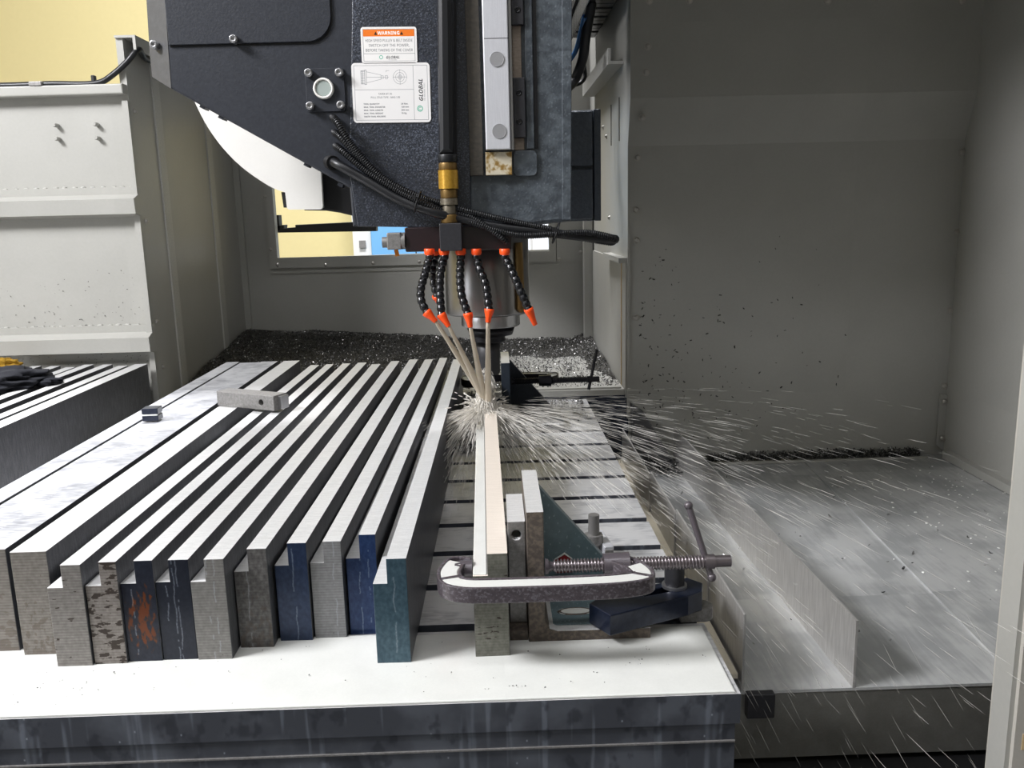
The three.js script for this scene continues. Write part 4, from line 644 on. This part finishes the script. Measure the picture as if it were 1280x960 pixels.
// ---------------------------------------------------------------- column cover and cable carrier on the right
{
  const z = -1.85, t = thing('column_cover', 'dark navy ribbed cover plate beside the head in front of the white panel', 'machine cover', [0, 0, 0]);
  const [x0, y1] = [.1307, .648], [x1, y0] = [.2357, .4167], ym = [.2043, .5293][1];
  obj('plate', rbox(x0, x1, y0, y1, z - 0.05, z - 0.09, 0.003), M.coverNavy, t);
  obj('upper_panel', rbox(x0, x1 - 0.018, ym + 0.003, y1 - 0.004, z - 0.03, z - 0.052, 0.003), M.coverNavy, t);
  obj('lower_panel', rbox(x0, x1 - 0.018, y0 + 0.004, ym - 0.003, z - 0.03, z - 0.052, 0.003), M.coverNavy, t);
  obj('mount_arm', box6(-0.04, x0 + 0.05, ym + 0.06, y1 - 0.02, z - 0.092, z - 0.2), M.coverNavy, t);
  obj('edge_strip', rbox(x1 - 0.015, x1, y0, y1, z - 0.034, z - 0.052, 0.002), M.coverNavy, t);
  const b = thing('cable_carrier', 'black cable carrier hanging overhead between head and white panel', 'cable carrier', [0, 0, 0]);
  const xl = 0.235, xr = 0.3; for (let i = 0; i < 12; i++) obj('link', [rbox(xl, xr, 0.905 + (i % 2) * 0.002, 0.95, -1.98 - i * 0.045, -2.018 - i * 0.045, 0.004), rbox(xl - 0.004, xl, 0.90, 0.975, -1.975 - i * 0.045, -2.02 - i * 0.045, 0.002)], M.blackGloss, b);
  obj('tray', box6(0.225, 0.306, 0.955, 0.975, -1.98, -2.6), M.black, b);
  const h = thing('hanging_hose', 'black hose hanging down behind the right edge of the head', 'hose', [0, 0, 0]);
  obj('sheath', tube([[.2474, .9287, -2.1], [.2358, .8524, -2.15], [.231, .7981, -2.2], [.2111, .7522, -2.2], [.1812, .7237, -2.15], [.1488, .7069, -2.1], [.0552, .7018, -2.1], [-.038, .7038, -2.1]], 0.012, 50, 10), M.rubber, h);
  const g = thing('blue_hose', 'thin blue hose beside the black hanging hose right of the head', 'hose', [0, 0, 0]);
  obj('sheath', tube([[.229, .8817, -2.12], [.2226, .8476, -2.17], [.2137, .8169, -2.2], [.1762, .7715, -2.2]], 0.006, 30, 8), std({ color: 0x2f5f8f, roughness: 0.4 }), g);
  const k = thing('thin_cable', 'thin black cable looping below the hanging hose behind the head', 'cable', [0, 0, 0]);
  obj('sheath', tube([[.2292, .8074, -2.2], [.2421, .7816, -2.25], [.2419, .7645, -2.25], [.2298, .7515, -2.25], [.1758, .7399, -2.2]], 0.005, 30, 8), M.black, k);
}
//SPLASH-BEGIN
// ---------------------------------------------------------------- chips
const flake = (() => { const P = [], pt = (i, s) => { const a = -0.9 + 0.6 * i; return [Math.sin(a) * 0.5, (1 - Math.cos(a)) * 0.5, s * 0.16 * (1 - 0.25 * Math.abs(i - 1.5))]; }; for (let i = 0; i < 3; i++) { const a = pt(i, -1), b = pt(i, 1), c = pt(i + 1, 1), d = pt(i + 1, -1); P.push(...a, ...b, ...c, ...a, ...c, ...d); } const g = new THREE.BufferGeometry(); g.setAttribute('position', new THREE.Float32BufferAttribute(P, 3)); g.computeVertexNormals(); g.setAttribute('uv', new THREE.Float32BufferAttribute(new Float32Array(36), 2)); return g; })();
function scatter(name, label, n, place, size, tone, parent = scene, geo = flake, m = M.chip) {
  const mats = [], cols = []; let tries = 0; const D = new THREE.Object3D();
  while (mats.length < n && tries++ < n * 6) { const p = place(); if (!p) continue; D.position.set(p[0], p[1], p[2]); if (p[3]) { D.quaternion.setFromUnitVectors(V(0, 1, 0), V(...p[3])); D.rotateY(rr(0, 6.3)); D.rotateX(rr(-0.3, 0.3)); } else D.rotation.set(rr(-0.9, 0.9), rr(0, 6.3), rr(-0.9, 0.9)); const s = rr(...size); D.scale.set(s, s, s * rr(0.7, 1.4)); D.updateMatrix(); mats.push(D.matrix.clone()); cols.push(tone()); }
  const im = new THREE.InstancedMesh(geo, m, mats.length); mats.forEach((q, i) => { im.setMatrixAt(i, q); im.setColorAt(i, cols[i]); });
  im.name = parent === scene ? numbered(name) : name; parent.add(im); return tag(im, label, parent === scene ? 'metal chips' : null, null, 'stuff');
}
const chipTone = dark => () => { const r = rnd(), v = r < dark ? rr(0.02, 0.14) : r < 0.95 ? rr(0.13, 0.36) : rr(0.45, 0.8); return new THREE.Color().setRGB(v * 1.02, v, v * 0.97); };
const heapH = (x, z) => Math.max(0, 0.042 * sm(0.1, -0.62, x) * sm(-2.02, -2.6, z) + 0.02 * sm(-2.45, -2.75, z) + 0.012 * sm(-0.62, -0.8, x) * sm(-1.98, -2.3, z) + 0.012 * (fbm(x * 6, z * 6, 3, 4) - 0.62) + 0.02 * sm(0.24, 0.31, x) * sm(-2.1, -2.4, z));
{
  const nx = 90, nz = 50, P = [], I = [];
  for (let j = 0; j <= nz; j++) for (let i = 0; i <= nx; i++) { const x = XL + 0.005 + (XR - XL - 0.012) * i / nx, z = -2.02 - 0.725 * j / nz; P.push(x, 0.0195 + heapH(x, z) + 0.006 * heapH(x, z) / 0.05 * fbm(x * 60, z * 60, 1, 2), z); }
  for (let j = 0; j < nz; j++) for (let i = 0; i < nx; i++) { const a = j * (nx + 1) + i, b = a + 1, c = a + nx + 1, d = c + 1; I.push(a, b, d, a, d, c); }
  const g = new THREE.BufferGeometry(); g.setAttribute('position', new THREE.Float32BufferAttribute(P, 3)); g.setIndex(I); g.computeVertexNormals();
  const gg = wuv(g); gg.computeVertexNormals();
  const h = obj('chip_heap', gg, M.heap = std({ map: tex(512, 512, (u, v) => { const n = fbm(u * 120, v * 120, 3, 2); return mixc(hex(0x24231f), hex(0x6a6862), sm(0.5, 0.75, n)); }, 2.5), roughness: 0.6, metalness: 0.3 }));
  tag(h, 'heap of dark metal chips on the ledge below the back wall', 'metal chips', null, 'stuff');
  scatter('ledge_chips', 'dark and bright metal chips strewn over the ledge behind the table', 20000, () => { const x = rr(XL + 0.01, XR - 0.01), z = rr(-2.03, -2.74); const h = heapH(x, z); if (h < 0.004 && rnd() < 0.45) return null; return [x, 0.0215 + h + rr(0, 0.004), z]; }, [0.004, 0.009], chipTone(0.86));
  scatter('base_chips', 'row of metal chips along the foot of the grey cabinet wall', 2400, () => { const x = rr(0.5, 1.02), q = rnd() * rnd(); return [x, YF + 0.004 + 0.022 * (1 - q) * rnd(), -1.996 + 0.012 * q + 0.004]; }, [0.006, 0.01], chipTone(0.72));
  scatter('corner_chips', 'scattered metal chips in the corner between table, ledge and cabinet', 1500, () => { const x = rr(0.222, 0.43), q = rnd() * rnd(); return [x, YF + 0.004 + 0.05 * q * rnd(), -1.96 + 0.1 * rnd() * rnd()]; }, [0.005, 0.01], chipTone(0.72));
  scatter('table_chips', 'metal chips on the far end of the table beside the milled bar', 900, () => { const z = rr(-1.55, -1.97), x = rr(-0.075, -0.045); return [x, 0.003 + rr(0, 0.03) * sm(-1.5, -1.9, z), z]; }, [0.006, 0.013], chipTone(0.55));
  scatter('far_table_chips', 'metal chips on the table around the far angle plate', 420, () => [rr(0.05, 0.2), 0.004, -1.97 + 0.25 * rnd() * rnd()], [0.005, 0.01], chipTone(0.7));
  const N = [0, 0, 1];
  scatter('panel_specks', 'tiny dark chips stuck to the white left panel', 900, () => { const y = 0.1 + 0.32 * rnd() * (0.3 + 0.7 * rnd()) - 0.06, x = rr(-1.6, XL - 0.01); return [x, y, ZF + 0.001, N]; }, [0.002, 0.0045], chipTone(1), wlRef());
  scatter('cabinet_specks', 'tiny dark chips stuck to the grey cabinet wall', 210, () => { const x = 0.34 + 0.55 * rnd() * rnd(); return [x, -0.12 + 0.5 * rnd() * (0.3 + 0.7 * rnd()), ZF + 0.001, N]; }, [0.003, 0.009], chipTone(1), wfRef());
  scatter('cover_specks', 'small chips and drops lying on the stainless way cover', 120, () => [rr(0.34, 1.05), YF + 0.004, rr(-1.0, -1.95)], [0.004, 0.012], chipTone(0.5));
  scatter('cover_drops', 'drops of milky coolant standing on the right half of the stainless way cover', 170, () => [0.66 + 0.4 * Math.sqrt(rnd()), YF + 0.004, rr(-1.05, -1.9), [0, 1, 0]], [0.002, 0.0055], () => new THREE.Color(0xe6e6e2), scene, new THREE.SphereGeometry(0.5, 8, 4).scale(1, 0.35, 1), M.dropSolid = std({ color: 0xffffff, roughness: 0.15 }));
  scatter('film_specks', 'tiny chips floating in the milky coolant at the table front', 110, () => { const x = rnd() < 0.5 ? rr(-0.62, -0.38) : rr(-0.38, 0.2); return [x, 0.0022, rr(-0.72, -0.835), [0, 1, 0]]; }, [0.0018, 0.0055], chipTone(0.9));
}
// ---------------------------------------------------------------- coolant in flight
{
  const O = V(-0.0225, 0.118, -1.43);
  const jets = [
    ['coolant jet from the leftmost orange nozzle, slanting to the cutter', [-.0881, .2801, -1.29], [-.0264, .1463, -1.405]],
    ['coolant jet from the second orange nozzle, close beside the leftmost', [-.0694, .2718, -1.294], [-.0225, .1408, -1.405]],
    ['coolant jet from the middle orange nozzle', [-.0369, .2696, -1.295], [-.0215, .1342, -1.41]],
    ['nearly vertical coolant jet from the fourth orange nozzle', [-.0101, .2761, -1.295], [-.0149, .1285, -1.41]],
  ];
  for (const [label, a, b] of jets) {
    const A = V(...a), B = V(...b), d = B.clone().sub(A), L = d.length(), pts = [];
    for (let i = 0; i <= 24; i++) { const s = i / 24; pts.push([0.0028 + 0.0034 * s + 0.0006 * (fbm(s * 9, L * 50, 1, 2) - 0.5), -L * s]); }
    pts.unshift([0, 0]); pts.push([0, -L]);
    const g = lathe(pts.reverse(), 16).applyQuaternion(new THREE.Quaternion().setFromUnitVectors(V(0, -1, 0), d.normalize())).translate(...a);
    tag(obj('coolant_jet', g, M.coolant), label, 'coolant jet');
  }
  const drop = new THREE.OctahedronGeometry(1, 1);
  const streaks = (name, label, n, f, m = M.drop) => {
    const D = new THREE.Object3D(), ms = []; let k = 0;
    while (ms.length < n && k++ < n * 5) { const q = f(); if (!q) continue; const [p, v, len, r] = q; D.position.copy(p); D.quaternion.setFromUnitVectors(V(0, 1, 0), v.normalize()); D.scale.set(r, len / 2, r); D.updateMatrix(); ms.push(D.matrix.clone()); }
    const im = new THREE.InstancedMesh(drop, m, ms.length); ms.forEach((m, i) => im.setMatrixAt(i, m)); im.name = numbered(name); scene.add(im); tag(im, label, 'coolant spray', null, 'stuff');
  };
  const fly = (phi, el, t, v0) => { const h = V(Math.cos(phi) * Math.cos(el), Math.sin(el), Math.sin(phi) * Math.cos(el)).multiplyScalar(v0); return [V(O.x + h.x * t, O.y + h.y * t - 4.9 * t * t, O.z + h.z * t), V(h.x, h.y - 9.8 * t, h.z)]; };
  const ok = p => p.y > (p.x > 0.215 ? YF + 0.005 : 0.003) && p.z > -1.985 && p.x < 1.05 && !(p.z < -2 ) && !(p.x > 0.0262 && p.x < 0.1 && p.z > -0.97 && p.y < 0.145);
  // fan thrown down and towards the front, on both sides of the bar
  streaks('coolant_splash', 'fan of pale coolant splashing off the cutter onto the table', 3200, () => { const phi = Math.PI / 2 + (rnd() - 0.5) * 3.0, el = rr(-0.8, -0.08), v0 = rr(1.2, 2.8), t = 0.012 + 0.11 * Math.pow(rnd(), 1.6); const [p, v] = fly(phi, el, t, v0); return ok(p) ? [p, v, rr(0.008, 0.024), rr(0.00025, 0.0006)] : null; });
  // flat sheet leaving the cutter sideways
  streaks('coolant_sheet', 'flat sheet of fine coolant streaks around the cutter', 900, () => { const phi = rr(-0.3, 2.7), el = rr(-0.4, 0.05), v0 = rr(1.4, 3), t = 0.01 + 0.05 * rnd() * rnd(); const [p, v] = fly(phi, el, t, v0); return ok(p) ? [p, v, rr(0.008, 0.024), rr(0.0003, 0.0006)] : null; });
  // dense burst close to the cutter
  streaks('coolant_burst', 'dense white coolant burst around the turning cutter', 1300, () => { const phi = rr(0, 6.28), el = rr(-0.6, 0.5), t = 0.03 * rnd() * rnd(); const [p, v] = fly(phi, el, t, rr(1.2, 2.4)); return ok(p) ? [p, v, rr(0.004, 0.014), rr(0.0006, 0.0014)] : null; });
  streaks('coolant_plume', 'pale column of coolant where the jets meet around the cutter', 1500, () => { const y = 0.112 + 0.075 * rnd() * rnd(), w = 0.016 + 0.3 * Math.max(0, 0.135 - y), a = rr(0, 6.28), q = w * Math.sqrt(rnd()); const p = V(O.x + 0.004 + Math.cos(a) * q, y, -1.412 + Math.sin(a) * q * 0.7); return [p, V(Math.cos(a) * 0.4, -1, Math.sin(a) * 0.4), rr(0.004, 0.014), rr(0.0006, 0.0013)]; });
  // wide spray to the right
  streaks('coolant_spray', 'long thin coolant streaks flying right over the way cover', 1700, () => { const phi = rr(-0.35, 1.0), el = rr(-0.3, 0.12), v0 = rr(2.6, 5), t = 0.03 + 0.17 * Math.pow(rnd(), 1.8); const [p, v] = fly(phi, el, t, v0); return ok(p) ? [p, v, rr(0.012, 0.05), rr(0.00018, 0.0004)] : null; }, M.mist);
  streaks('front_spray', 'coolant streaks falling past the apron of the way cover', 110, () => [V(rr(0.22, 0.62), rr(-0.3, -0.05), rr(-0.94, -0.8)), V(0.55 + rr(-0.1, 0.1), -1, 0.25), rr(0.015, 0.05), rr(0.00015, 0.0003)], M.mist);
}
//SPLASH-END
scene.traverse(o => { if (o.isMesh || o.isInstancedMesh) { o.castShadow = true; o.receiveShadow = true; } });
renderer.render(scene, camera);
